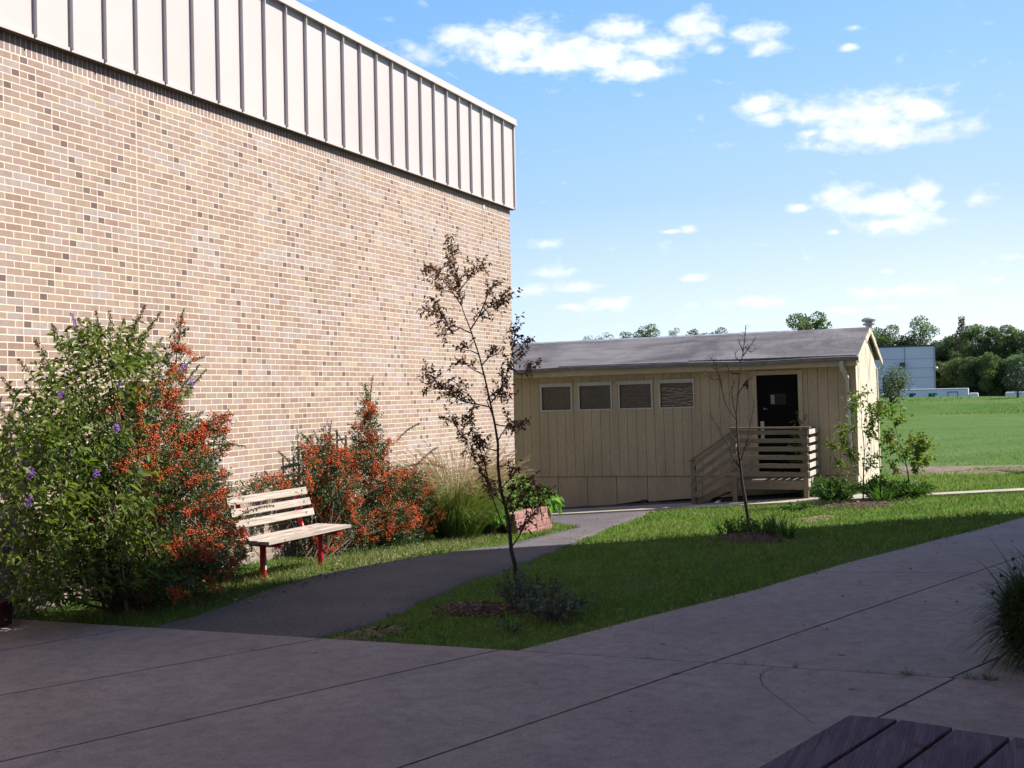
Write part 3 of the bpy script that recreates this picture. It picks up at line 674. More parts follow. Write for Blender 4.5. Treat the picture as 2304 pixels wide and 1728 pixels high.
# stairs descend to the left, along the wall
nst=3; g0=T(DX,7); rise=(DT-g0)/(nst+1)
SYl=5.95; run=.27
for k in range(nst):
    zt=DT-rise*(k+1); ya=y1+.02+run*k; mb=MB(); mb.bb((DX+.04,ya,zt-.045),(BX-.25,ya+run-.03,zt)); mb.bb((DX+.04,ya+run-.06,zt-rise+.02),(BX-.25,ya+run-.04,zt-.05)); mb.build('step',M_DECK,t)
mb=MB(); mb.bb((DX-.04,SYl-.05,T(DX,SYl)-.05),(DX+.045,SYl+.04,T(DX,SYl)+.93)); mb.build('post',M_DECK,t)
za=RT-.03; zz_=T(DX,SYl)+.90; slp=zz_-za
for k in range(4):
    o_=-.10-k*.21
    mb=MB(); mb.bar((DX-.065,y1-.02,za+o_),(DX-.065,SYl+.03,zz_+o_),.025,.085); mb.build('rail',M_DECK,t)
mb=MB(); mb.bar((DX-.03,y1-.04,za+.0),(DX-.03,SYl+.06,zz_+.01),.12,.035); mb.build('handrail',M_DECK,t)
mb=MB(); mb.add([(DX+.0,y1+.02,DT-.02),(DX+.0,y1+.02,DT-.20),(DX+.0,SYl-.05,T(DX,SYl)+.02),(DX+.0,SYl-.05,T(DX,SYl)+.14),(DX+.03,y1+.02,DT-.02),(DX+.03,y1+.02,DT-.20),(DX+.03,SYl-.05,T(DX,SYl)+.02),(DX+.03,SYl-.05,T(DX,SYl)+.14)],[(0,1,2,3),(7,6,5,4),(0,3,7,4),(1,5,6,2),(0,4,5,1),(3,2,6,7)]); mb.build('stringer',M_DECK,t)
# litter by the stairs
p=atg(1616,1135); v,f=spheres([(p.x,p.y,p.z+.05)],.07); v=np.array(v); v[:,2]=(v[:,2]-p.z-.05)*.6+p.z+.05; v+=rng.normal(0,.012,v.shape)
tag(npmesh('paper_scrap',v,f,simple('white_scrap',(.75,.76,.85))),'crumpled white paper scrap on the walk below the porch steps','litter')
# ------------------------------------------------------------------ bench
M_WOOD=None
def mat_wood():
    m,nt,b,o=newmat('bleached_plank'); p=pos(nt,(.6,3,9),True); n=noise(nt,p,3,5,.65,1.5); n2=noise(nt,pos(nt,(.15,2,22),True),6,3,.6)
    c=ramp(nt,n,[(.3,(.27,.21,.165)),(.5,(.44,.37,.32)),(.7,(.53,.47,.43))]); c=mix(nt,.45,c,ramp(nt,n2,[(.38,.35),(.55,1.05)]),'MULTIPLY')
    kn=noise(nt,pos(nt,(5,5,9),True),1.4,1); c=mix(nt,ramp(nt,kn,[(.70,0.),(.73,.8)]),c,(.22,.12,.06))
    L(nt,c,b.inputs['Base Color']); b.inputs['Roughness'].default_value=.75; bump(nt,b,n2,.002); return m
M_WOOD=mat_wood(); M_RED=simple('red_pipe_paint',(.70,.022,.04),(.55,.018,.035),8,.3)
SZ=.45; X0,X1=10.74,12.42
t=thing('park_bench','bleached wooden slat bench on red pipe legs by brick wall','bench',(11.6,7.28,0))
mb=MB()
for i in range(3):
    ya=7.04+i*.150; mb.bb((X0+.02*i,ya,SZ-.035),(X1+.012*(2-i),ya+.138,SZ+.004*i)); 
    mb.build('seat_slat',M_WOOD,t,bevel=.004); mb=MB()
for i in range(3):
    z0=.560+i*.122; yb=7.49+.028*i; R=Matrix.Rotation(-.24,3,'X'); mb=MB(); mb.box(((10.72+12.22)/2-.03*i+.10,yb,z0+.045),(1.56,.03,.083),R); mb.build('back_slat',M_WOOD,t,bevel=.004)
for xx in (11.02,12.18):
    mb=MB(); mb.tube([(xx,7.30,-.05),(xx,7.30,SZ-.06)],.034,12); mb.build('leg',M_RED,t,smooth=True)
    mb=MB(); pts=[(xx,7.07,SZ-.066),(xx,7.30,SZ-.066),(xx,7.44,SZ-.060),(xx,7.53,SZ-.01),(xx,7.56,SZ+.08),(xx,7.585,SZ+.24),(xx,7.605,SZ+.36)]
    mb.tube(pts,.026,10); mb.build('arm_pipe',M_RED,t,smooth=True)
MZ=simple('zinc',(.6,.6,.6),None,5,.3,metal=.8)
for xx in (11.02,12.18):
    for i in range(3): mb=MB(); mb.tube([(xx,7.472+.028*i,.615+i*.125),(xx,7.462+.028*i,.618+i*.125)],.011,8); mb.build('bolt',MZ,t)
mb=MB(); mb.tube([(11.018,7.263,.17),(11.016,7.264,.26)],[.006,.009],8); mb.bb((11.0,7.262,.12),(11.03,7.2665,.25)); mb.build('sticker',M_WHITE,t)
# ------------------------------------------------------------------ picnic table (lower right)
def mat_table():
    m,nt,b,o=newmat('purple_brown_boards'); p=pos(nt,(.8,9,3),True); n=noise(nt,p,2.4,6,.68,1.2); n2=noise(nt,pos(nt,(.4,30,3),True),5,3)
    c=ramp(nt,n,[(.3,(.070,.040,.080)),(.5,(.12,.078,.125)),(.7,(.20,.145,.20))]); c=mix(nt,.5,c,ramp(nt,n2,[(.3,.5),(.65,1.1)]),'MULTIPLY')
    kn=noise(nt,pos(nt,(4,7,3),True),1.2,1); c=mix(nt,ramp(nt,kn,[(.69,0.),(.74,.8)]),c,(.10,.035,.03))
    L(nt,c,b.inputs['Base Color']); b.inputs['Roughness'].default_value=.8; b.inputs['Specular IOR Level'].default_value=.2; bump(nt,b,n2,.003); return m
M_TAB=mat_table(); M_TAB2=simple('dark_red_paint',(.09,.03,.03),(.06,.02,.025),6,.45)
TZ=GZ-1.17
t=thing('picnic_table','purple brown plank picnic table at the lower right corner','table',(3.6,.35,0))
e=Vector((-.62,.165,0)).normalized(); nrm=Vector((e.y,-e.x,0)); nrm=nrm if nrm.y<0 else -nrm
P0=Vector((4.575,.545,0)); wid=[.175,.193,.193,.165]; acc_=0; LN=1.9
def quadslab(mb,a,b,c,d,z0,z1):
    mb.add([(p.x,p.y,z) for z in (z0,z1) for p in (a,b,c,d)],[(3,2,1,0),(4,5,6,7),(0,1,5,4),(1,2,6,5),(2,3,7,6),(3,0,4,7)])
for i,w in enumerate(wid):
    a=P0+nrm*(acc_); ed=[.0,.0,.02,.01][i]
    a1=a+e*(ed+(.035 if i==0 else 0)); b1=a+nrm*(w-.012)+e*ed; mb=MB(); quadslab(mb,a1,b1,b1+e*LN,a1+e*LN,TZ-.04,TZ); o=mb.build('board',M_TAB,t,bevel=.005); acc_+=w
mb=MB()
for s in (.35,1.5):
    for k,sg in ((.06,-1),(acc_-.06,1)):
        mb=MB(); a=P0+e*s+nrm*k; mb.bar((a.x,a.y,TZ-.05),((a+nrm*sg*.3).x,(a+nrm*sg*.3).y,.0),.09,.04); mb.build('leg',M_TAB2,t)
for s in (.35,1.5):
    mb=MB(); a=P0+e*s+nrm*.04; b=P0+e*s+nrm*(acc_-.04); mb.bar((a.x,a.y,TZ-.085),(b.x,b.y,TZ-.085),.04,.085); mb.build('cross_beam',M_TAB2,t)
# low dark bench at the left edge
t=thing('low_bench','low dark red plank bench at the left edge below the bushes','bench',(8.1,7.6,0))
p=aty(44,1343,8.0); bz=p.z; xe=p.x
mb=MB()
for k in range(2): mb.bb((xe-1.8,7.95+k*.155,bz-.04),(xe,8.095+k*.155,bz))
mb.build('seat',M_TAB2,t,bevel=.004)
for xx in (xe-.12,xe-1.6):
    mb=MB(); mb.bb((xx-.09,8.0,0),(xx+.03,8.16,bz-.042)); mb.build('leg',M_TAB2,t)
# ------------------------------------------------------------------ block planter
def mat_block():
    m,nt,b,o=newmat('pink_split_block'); p=pos(nt); n=noise(nt,p,7,5,.7); g=nt.nodes.new('ShaderNodeNewGeometry'); r=V(nt,g.outputs['Random Per Island'])
    c=mix(nt,r,(.28,.13,.125),(.38,.20,.185)); c=mix(nt,.6,c,ramp(nt,n,[(.3,.6),(.7,1.15)]),'MULTIPLY'); L(nt,c,b.inputs['Base Color']); b.inputs['Roughness'].default_value=.9; bump(nt,b,n,.02); return m
M_BLOCK=mat_block()
t=thing('block_planter','low pink block planter at the corner of brick building','planter',(18,7.2,T(18,7)))
mb=MB(); pa,pb=Vector((17.3,6.9)),Vector((19.25,7.08)); pc=Vector((19.4,8.6))
for lv in range(4):
    z=T(18.4,7)-.03+lv*.098; ins=.018*lv
    for (a,b) in ((pa,pb),(pb,pc)):
        d=(b-a); ln=d.length; d.normalize(); nn=Vector((-d.y,d.x)); x=-(.15 if lv%2 else 0)
        while x<ln-.02:
            w=min(.30,ln-x); xs_=max(0,x); w_=x+w-xs_
            if w_>.03:
                c=a+d*(xs_+w_/2)+nn*(.09+ins+random.uniform(-.004,.004)); zz=z+.049-(.10*(1-(xs_/ln)) if False else 0)
                R=Matrix.Rotation(math.atan2(d.y,d.x)+random.uniform(-.006,.006),3,'Z'); mb.box((c.x,c.y,zz+(T(c.x,7)-T(18.4,7))*.6),(w_-.006,.18,.092),R)
            x+=.30
mb.build('block_wall',M_BLOCK,t,bevel=.008)
mb=MB(); mb.bb((17.05,7.25,T(18,7)-.2),(19.15,8.34,T(18,7)+.25)); mb.build('soil',M_MULCH,t)
# ------------------------------------------------------------------ trellis
M_TREL=simple('grey_lath',(.20,.17,.14),(.30,.27,.24),9,.8)
t=thing('garden_trellis','small grey wooden lath trellis standing in the berry bush','trellis',(13.7,8.2,0))
for k in range(6):
    x=13.16+k*.235; mb=MB(); mb.bb((x-.014,8.16,.1),(x+.014,8.18,GZ-.50+random.uniform(-.05,.06)+k*.012)); mb.build('upright',M_TREL,t)
for k in range(3):
    z=GZ-.62-k*.3; mb=MB(); mb.bar((13.12,8.15,z),(14.38,8.15,z+.10),.018,.022); mb.build('crossbar',M_TREL,t)
# ------------------------------------------------------------------ vegetation materials
G_BUD=leafmat('buddleia_leaf',[(.050,.070,.026),(.088,.130,.032),(.14,.20,.042),(.07,.09,.045),(.22,.29,.05),(.13,.12,.055)],trans=.4)
G_PYR=leafmat('pyracantha_leaf',[(.030,.058,.024),(.055,.10,.036),(.085,.135,.055),(.04,.075,.03)],rough=.4,trans=.25,dull=.45)
G_BER=leafmat('orange_berry',[(.42,.060,.022),(.54,.10,.030),(.63,.15,.042),(.46,.045,.020)],rough=.4,trans=0)
G_STEM=simple('bush_stem',(.07,.05,.033),(.12,.088,.06),20,.85)
G_SPIKE=leafmat('spent_flower_spike',[(.17,.12,.07),(.26,.20,.11),(.13,.10,.065)],trans=.1,tint=(1,1,1))
G_PURP=leafmat('purple_flower',[(.30,.14,.55),(.42,.20,.62)],trans=.3,tint=(1,1,1))
G_PLUM=leafmat('plum_leaf',[(.10,.052,.038),(.16,.085,.06),(.11,.10,.04),(.24,.13,.08)],trans=.45,tint=(1.3,1,.7),dull=.4)
G_BARK=simple('dark_bark',(.030,.022,.021),(.055,.040,.036),25,.8)
G_REED=leafmat('reed_blade',[(.11,.17,.045),(.16,.23,.06),(.24,.27,.10),(.13,.19,.06),(.32,.30,.14)],trans=.35)
G_PLUME=leafmat('tan_plume',[(.38,.30,.18),(.50,.41,.27),(.32,.25,.15)],rough=.7,trans=.45,tint=(1.1,1,.8))
G_BRIGHT=leafmat('bright_leaf',[(.12,.26,.05),(.18,.36,.07),(.09,.20,.045)],trans=.4)
G_MYR=leafmat('myrtle_leaf',[(.085,.15,.030),(.14,.22,.04),(.19,.26,.05),(.20,.12,.04)],trans=.4)
G_WEED=leafmat('weed_leaf',[(.05,.11,.025),(.08,.16,.035),(.06,.10,.03)],trans=.3)
G_SILV=leafmat('silver_leaf',[(.09,.12,.085),(.16,.19,.15),(.07,.10,.06)],trans=.15,tint=(1,1,1))
def W_(px,py,Y,disp=True):
    k=D if disp else 1; return aty(px*k,py*k,Y)
def blobs_from(lst,Y0):
    out=[]
    for b in lst:
        x,y,rx,rz=b[:4]; Y=b[4] if len(b)>4 else Y0; ry=b[5] if len(b)>5 else min(rx,.35)
        out.append((W_(x,y,Y),(rx,ry,rz)))
    return out
def curve_pts(a,b,bend,n=8):
    a=Vector(a);b=Vector(b); out=[]
    for i in range(n+1):
        t=i/n; p=a.lerp(b,t); p+=Vector(bend)*math.sin(t*math.pi); out.append(p)
    return out
def stems(mb,base,tips,r=.012,spread=.2,n=8):
    for tp in tips:
        b=Vector(base)+Vector((random.uniform(-spread,spread),random.uniform(-spread*.5,spread*.5),0)); mid=Vector((0,0,(tp[2]-b.z)*.18))
        pts=curve_pts(b,tp,mid+Vector((random.uniform(-.06,.06),random.uniform(-.06,.06),0)),n); mb.tube(pts,[r*(1-.75*i/n) for i in range(n+1)],5,False)
def shoot(mb,arrs,a,b,bend=(0,0,0),r=.006,step=.02,Lf=.03,Wf=.011,n=8,lp=2,t0=.15,up=0.):
    """leafy shoot from a to b: adds the stem to mb, leaves to arrs, returns its points"""
    pts=curve_pts(a,b,bend,n); mb.tube(pts,[r*(1-.7*i/n) for i in range(n+1)],5,False)
    P=np.array([list(p) for p in pts]); seg=np.linalg.norm(np.diff(P,axis=0),axis=1); tot=seg.sum(); k=max(2,int(tot*(1-t0)/step))
    tt=np.repeat(np.linspace(t0,1,k),lp); idx=np.minimum((tt*n).astype(int),n-1); fr=(tt*n-idx)[:,None]; Q=P[idx]*(1-fr)+P[idx+1]*fr; dr=(P[idx+1]-P[idx]); dr/=np.linalg.norm(dr,axis=1,keepdims=True)
    DD=dr*.6+randdir(len(Q),up)*.9; arrs.append(leafarr(Q,DD,Lf*rng.uniform(.6,1.1,len(Q)),Wf*rng.uniform(.7,1.15,len(Q)),droop=.15)); return P
def berries(P,per=9,spread=.017,r=.0072):
    n=len(P); Q=np.repeat(P,per,0)+rng.normal(0,spread,(n*per,3)); return spheres(Q,r*rng.uniform(.8,1.2,n*per))
def pyracantha(name,label,base,blobs,shoots,ntw,nber,bz=None,bx=None):
    t=thing(name,label,'bush',base,'berry bushes along the brick wall')
    mb=MB(); arrs=[]; ber=[]
    P,d=blobpts(blobs,ntw,.42); arrs.append(twigs(P,randdir(len(P),.3)*.5+d*.7,.10,8,.036,.016,droop=.1))
    P2,_=blobpts(blobs,34,.6); stems(mb,base,[tuple(p) for p in P2],.009,.3)
    for a,b,bend,bf in shoots:
        a=Vector(a); b=Vector(b); Q=shoot(mb,arrs,a,b,bend,.006,.009,.03,.011,lp=3)
        if bf>0:
            for k in range(int(bf*(b-a).length*38)):
                u=random.random()**1.1*.8*len(Q); i=min(int(u),len(Q)-2); ber.append(Q[i]+(Q[i+1]-Q[i])*(u-i)+rng.normal(0,.03,3))
    # berry clumps: gathered in sprays, on the outer, sun-facing skin
    cl,cd=blobpts(blobs,max(12,nber//14),.22); k=14
    BP=np.repeat(cl,k,0)+np.repeat(randdir(len(cl),.4),k,0)*np.tile(np.linspace(-.09,.09,k),len(cl))[:,None]+rng.normal(0,.022,(len(cl)*k,3))
    BP[:,1]-=.03
    if len(ber): BP=np.concatenate([BP,np.array(ber)])
    BP=BP[(BP[:,1]<8.3)&(BP[:,2]>.06)]
    v,f=merge(arrs); m=(v.reshape(-1,4,3)[:,:,1].max(1)<8.335)&(v.reshape(-1,4,3)[:,:,2].min(1)>-.02+T(base[0],base[1])); keep=np.repeat(m,2); 
    f=f[keep]
    npmesh('foliage',v,f,G_PYR,t); mb.build('stems',G_STEM,t); v,f=berries(BP); npmesh('berries',v,f,G_BER,t); return t
# left berry bush
bl=blobs_from([(392,720,.07,.13),(380,770,.10,.14),(360,820,.16,.17),(335,880,.22,.2),(300,950,.26,.26),(390,930,.22,.16),(430,960,.28,.22),(400,1010,.30,.22),(470,925,.12,.08),(440,1060,.28,.25),(380,1090,.30,.3),(470,1130,.20,.25),(490,1190,.16,.14),(420,1190,.28,.25),(340,1200,.3,.25),(180,880,.2,.15),(140,980,.2,.15),(150,1150,.3,.3),(255,990,.14,.14,7.15),(230,900,.10,.10,7.2),(300,870,.16,.14,7.35),(285,945,.16,.16,7.45),(330,1010,.2,.2,7.5),(400,1010,.24,.2,7.5),(440,1100,.26,.26,7.4),(400,1190,.3,.24,7.3),(470,1210,.25,.18,7.25),(430,1240,.3,.13,7.2),(340,1260,.35,.13,7.2),(130,1000,.10,.08,7.1),(110,1240,.06,.05,7.0)],7.95)
sh=[(W_(310,1010,7.3),W_(345,800,7.3),(0,-.05,0),1.3),(W_(290,1020,7.2),W_(295,870,7.15),(0,-.05,0),1.2),(W_(380,1010,7.4),W_(370,850,7.4),(0,-.05,0),1.3),(W_(380,780,7.9),W_(397,668,7.9),(0,0,.03),.6),(W_(370,820,7.85),W_(440,770,7.85),(0,0,.04),.15),(W_(360,900,7.8),W_(430,790,7.8),(0,0,.05),.0),(W_(420,950,7.8),W_(503,895,7.6),(0,0,.08),1.6),(W_(420,960,7.8),W_(490,930,7.7),(0,0,.06),1.5),(W_(430,970,7.8),W_(528,964,7.7),(0,0,.04),.15),
(W_(380,1000,7.8),W_(470,990,7.7),(0,0,.04),1.),(W_(430,1060,7.7),W_(500,1025,7.7),(0,0,.03),.1),(W_(450,1150,7.6),W_(530,1200,7.0),(0,0,.10),1.6),(W_(450,1120,7.6),W_(545,1180,7.0),(0,0,.08),1.4),(W_(480,1140,7.4),W_(590,1092,7.25),(0,0,.05),.1),(W_(480,1150,7.4),W_(560,1115,7.3),(0,0,.05),0.),(W_(350,860,7.85),W_(415,850,7.7),(0,0,.05),1.6),(W_(350,830,7.85),W_(400,812,7.7),(0,0,.05),1.6)]
pyracantha('berry_bush','tall bush with orange berries beside the left end of bench',(9.95,7.85,0),bl,sh,5600,2700)
# centre berry bush
bl=blobs_from([(796,845,.06,.10),(795,890,.12,.16),(790,930,.18,.18),(800,970,.24,.20),(770,1000,.28,.22),(705,995,.24,.16),(660,1005,.16,.16),(630,1050,.20,.10),(655,960,.12,.10),(700,955,.10,.10),(720,1060,.36,.28),(810,1040,.36,.28),(870,1050,.34,.24),(890,1090,.30,.26),(820,1110,.40,.30),(740,1130,.40,.28),(860,1160,.36,.20),(780,1180,.40,.16),(700,1170,.25,.2),(560,1060,.22,.08),(920,1070,.12,.18),(905,1110,.26,.28,7.6),(880,1080,.28,.26,7.6),(850,1130,.34,.28,7.5),(870,1190,.34,.14,7.45),(780,1205,.35,.10,7.5)],7.85)
sh=[(W_(795,900,7.85),W_(805,812,7.85),(0,0,.0),.15),(W_(795,880,7.85),W_(788,830,7.85),(0,0,.0),0.),(W_(700,1010,7.9),W_(650,935,7.95),(0,0,.05),.1),(W_(690,1010,7.9),W_(670,940,7.95),(0,0,.03),.1),(W_(760,1000,7.8),W_(725,930,7.9),(0,0,.03),0.),(W_(660,1040,7.95),W_(530,1062,7.95),(0,0,.05),.9),(W_(660,1030,7.95),W_(545,1045,7.95),(0,0,.05),.6),(W_(880,1030,7.7),W_(945,965,7.7),(0,0,.04),0.),(W_(850,960,7.8),W_(905,915,7.8),(0,0,.04),.1),(W_(870,1010,7.7),W_(960,1010,7.6),(0,0,.06),.1),(W_(640,1020,7.95),W_(600,975,7.95),(0,0,.03),0.)]
bases=W_(780,1215,7.7)
pyracantha('berry_bush','rounded bush full of orange berries between bench and plumed grass',(13.0,7.75,0),bl,sh,6800,4300)
# butterfly bush
t=thing('butterfly_bush','large green butterfly bush with purple flower spikes at far left','bush',(9.3,7.45,0))
bl=blobs_from([(215,770,.30,.14),(270,790,.28,.16),(185,835,.30,.20),(240,850,.34,.24),(110,875,.20,.12),(55,965,.34,.22),(180,930,.5,.34),(200,990,.42,.34),(110,1030,.5,.36),(240,1080,.5,.36),(30,1060,.35,.4),(190,1100,.36,.3),(60,1160,.4,.3),(170,1180,.6,.34),(250,1190,.42,.3),(210,1250,.6,.2),(90,1250,.4,.2),(330,1225,.3,.18),(110,1285,.45,.11),(270,1285,.5,.11),(370,1262,.35,.12)],7.45)
mb=MB(); arrs=[]; P,d=blobpts(bl,1080,.5); dd=d*.6+np.array([0,-.1,.7]); arrs.append(twigs(P,dd/np.linalg.norm(dd,axis=1,keepdims=True),.22,8,.105,.032,droop=.35))
P2,_=blobpts(bl,60,.7); stems(mb,(9.3,7.45,0),[tuple(p) for p in P2],.014,.35)
tips=[(120,716),(165,708),(180,715),(210,702),(238,706),(262,712),(290,712),(315,722),(330,700),(100,795),(58,800),(25,845),(4,888),(340,745),(150,740),(70,850),(200,730),(300,740),(390,800),(430,815),(410,838),(425,900),(90,760),(360,1000),(300,690)]
sp=[];pu=[]
for i,(x,y) in enumerate(tips):
    Yd=7.45+random.uniform(-.25,.25); b=W_(x,y,Yd); a=W_(x+(225-x)*.35+random.uniform(-10,10),y+random.uniform(70,110),7.5)
    Q=shoot(mb,arrs,a,b,(0,0,.03),.005,.025,.08,.022,lp=2,t0=.0)
    dr=(Q[-1]-Q[-3]); dr/=np.linalg.norm(dr); n=75; tt=rng.random(n)[:,None]; 
    A=leafarr(Q[-1]-dr*.03+dr*tt*.17+rng.normal(0,.009*(1.1-tt)+.003,(n,3)),randdir(n)+dr,.020,.014)
    (pu if i in (1,18) else sp).append(A)
for (x,y,Yd) in ((415,828,7.2),(255,842,7.1),(66,1030,7.1),(250,930,7.0),(205,1030,7.0),(62,1092,7.1),(128,860,7.0)):
    c=np.array(W_(x,y,Yd)); n=50; pu.append(leafarr(c+np.array([.02,0,.05])*rng.random((n,1))+rng.normal(0,.012,(n,3)),randdir(n),.018,.012))
v,f=merge(arrs); m=(v.reshape(-1,4,3)[:,:,1].max(1)<8.335)&(v.reshape(-1,4,3)[:,:,2].min(1)>-.01); npmesh('foliage',v,f[np.repeat(m,2)],G_BUD,t); mb.build('stems',G_STEM,t); v,f=merge(sp); npmesh('spent_spikes',v,f,G_SPIKE,t); 
for a_ in pu: npmesh('flower_spike',a_[0],a_[1],G_PURP,t)
# ------------------------------------------------------------------ plumed grass
def ribbon(P0,dirs,length,width,curv,n=6):
    """bundles of arching blades; returns verts, tri faces"""
    m=len(P0); t=np.linspace(0,1,n+1); vs=[]; dh=dirs.copy(); dh[:,2]=0; dh/=np.maximum(np.linalg.norm(dh,axis=1,keepdims=True),1e-6)
    S=np.cross(dirs,np.array([0,0,1.])); S/=np.maximum(np.linalg.norm(S,axis=1,keepdims=True),1e-6); a=rng.normal(0,1,(m,1)); S=S*np.cos(a)+dh*np.sin(a)*.8
    for k in t:
        c=P0+dirs*length[:,None]*k+dh*(curv*length)[:,None]*k**2.5*.5-np.array([0,0,1.])*(curv*length)[:,None]*k**2.6*.8
        w=width[:,None]*(1-k)**.6 if k<1 else width[:,None]*0
        vs.append(c+S*w*.5); vs.append(c-S*w*.5)
    v=np.stack(vs,1).reshape(-1,3); q=2*(n+1); f=[]
    for k in range(n): f.append([2*k,2*k+1,2*k+3]); 
    for k in range(n): f.append([2*k,2*k+3,2*k+2])
    f=(np.array(f)[None]+np.arange(m)[:,None,None]*q).reshape(-1,3); return v,f,np.stack(vs,1)
gz=T(16.3,7.4)
t=thing('plumed_grass','tall clump of feathery grass with tan plumes before the wall','ornamental grass',(16.3,7.4,gz))
n=4200; a=rng.uniform(0,6.283,n); r=.34*np.sqrt(rng.random(n)); P0=np.stack([16.25+r*np.cos(a),7.45+r*np.sin(a)*.8,np.full(n,gz)],1)
lean=rng.uniform(.05,.75,n); dirs=np.stack([np.cos(a)*lean,np.sin(a)*lean,np.ones(n)],1); dirs/=np.linalg.norm(dirs,axis=1,keepdims=True)
v,f,_=ribbon(P0,dirs,rng.uniform(.85,1.5,n),rng.uniform(.006,.012,n),rng.uniform(.12,.75,n)); vv_=v.reshape(n,-1,3); ok=vv_[:,:,1].max(1)<8.33; nf=len(f)//n; npmesh('blades',v,f[np.repeat(ok,nf)],G_REED,t)
n=620; a=rng.uniform(0,6.283,n); r=.30*np.sqrt(rng.random(n)); P0=np.stack([16.25+r*np.cos(a),7.42+r*np.sin(a)*.7,np.full(n,gz)],1)
lean=rng.uniform(.05,.42,n); dirs=np.stack([np.cos(a)*lean,np.sin(a)*lean*.8,np.ones(n)],1); dirs/=np.linalg.norm(dirs,axis=1,keepdims=True); ln=rng.uniform(1.25,1.85,n); cu=rng.uniform(.25,.60,n)
v,f,rows=ribbon(P0,dirs,ln,np.full(n,.0028),cu); mid=rows.reshape(n,7,2,3).mean(2); ok=mid[:,:,1].max(1)<8.28; arrs=[]
for i in range(n):
    if not ok[i]: continue
    q=mid[i]; k=70; tt=rng.uniform(.74,1,k); u=tt*6; ii=np.minimum(u.astype(int),5); c=q[ii]*(1-(u-ii))[:,None]+q[ii+1]*(u-ii)[:,None]; dr=q[ii+1]-q[ii]; dr/=np.linalg.norm(dr,axis=1,keepdims=True)
    arrs.append(leafarr(c,dr+randdir(k)*.35+np.array([0,0,-.15]),.045*rng.uniform(.6,1.3,k),.0035*np.ones(k)))
nf=len(f)//n; arrs.append((v,f[np.repeat(ok,nf)])); v,f=merge(arrs); npmesh('plumes',v,f,G_PLUME,t)
# planter plants
t=thing('planter_shrub','leafy green shrub drooping over the pink block planter','shrub',(18,7.6,T(18,7)+.28))
bl=blobs_from([(1130,1085,.30,.16,7.5),(1160,1080,.28,.14,7.4),(1110,1060,.25,.2,7.6),(1185,1085,.16,.10,7.2),(1090,1100,.25,.18,7.4),(1060,1110,.25,.15,7.3)],7.4)
P,d=blobpts(bl,650,.5); mb=MB(); P2,_=blobpts(bl,25,.6); stems(mb,(18,7.6,T(18,7)+.27),[tuple(p) for p in P2],.008,.4)
v,f=twigs(P,d*.7+np.array([.1,-.1,.3]),.12,6,.075,.04,droop=.5); npmesh('foliage',v,f,G_BRIGHT,t)
arrs=[]
for (x,y) in ((1165,1062),(1178,1068),(1188,1075),(1196,1082),(1184,1085),(1172,1078),(1200,1090)):
    c=W_(x,y,7.0+random.uniform(-.05,.1)); n=3; arrs.append(leafarr(np.array([list(c)]*n)+rng.normal(0,.02,(n,3)),np.array([[.35,-.3,-.2]]*n)+rng.normal(0,.25,(n,3)),.16,.09,droop=.5))
v,f=merge(arrs); npmesh('broad_leaves',v,f,G_BRIGHT,t); mb.build('stems',G_STEM,t)
# ------------------------------------------------------------------ plum tree (front)
def sapling(name,label,base,scale_px,off,trunk,branches,dep,rt,leafm,Lf,Wf,dens,tr_min=.004,jit=.25,cat='tree',lp=2,group=None,twn=5):
    """trunk/branches given as pixel lists in a zoom frame; every point gets its own depth around the base"""
    t=thing(name,label,cat,base,group); d0=Vector(base)-Vector((0,0,GZ)); dd=d0.dot(Vector(CF))
    def P(x,y,dz=0):
        r=ray(off[0]+x/scale_px,off[1]+y/scale_px); p=r*(dd+dz); return Vector((p[0],p[1],p[2]+GZ))
    mb=MB(); T_=[P(*p) for p in trunk]; T_[0]=Vector((T_[0].x,T_[0].y,T(T_[0].x,T_[0].y)-.03)); n=len(T_)
    tt=[]
    for i in range(n-1): tt+= [T_[i].lerp(T_[i+1],k/3) for k in range(3)]
    tt.append(T_[-1]); mb.tube(tt,[max(tr_min,rt*(1-i/len(tt))**1.15) for i in range(len(tt))],8)
    tr=mb; arrs=[]; bm=MB()
    segs=[(T_[int(n*.6):],.6)]
    for br in branches:
        dz=random.uniform(-jit,jit)*len(br)*.35; pts=[P(x,y,dz*i/(len(br)-1)) for i,(x,y) in enumerate(br)]
        bm.tube(pts,[max(tr_min*.6,rt*.30*(1-i/len(pts))) for i in range(len(pts))],6,False); segs.append((pts,.25))
    for pts,s0 in segs:
        m=len(pts)-1
        for k in range(m):
            a,b=pts[k],pts[k+1]
            if k/m<s0*.6 and m>1: continue
            cnt=max(1,int((b-a).length*dens))
            for c in range(cnt):
                u=random.random(); p=a.lerp(b,u); dr=(b-a).normalized(); sd=Vector(randdir(1,.45)[0]); tl=random.uniform(.06,.16)*(Lf/.055); e_=p+(dr*.7+sd).normalized()*tl
                if leafm: shoot(bm,arrs,p,e_,(0,0,.01),tr_min*.45,tl/twn,Lf,Wf,n=3,lp=lp,t0=.2,up=-.1)
                else: bm.tube([p,p.lerp(e_,.5)+Vector((0,0,.01)),e_],[tr_min*.5,tr_min*.35,tr_min*.15],4,False)
    tr.build('trunk',G_BARK,t,smooth=True); bm.build('branches',G_BARK,t)
    if leafm: v,f=merge(arrs); npmesh('foliage',v,f,leafm,t)
    return t
bt=atg(1158,1312)
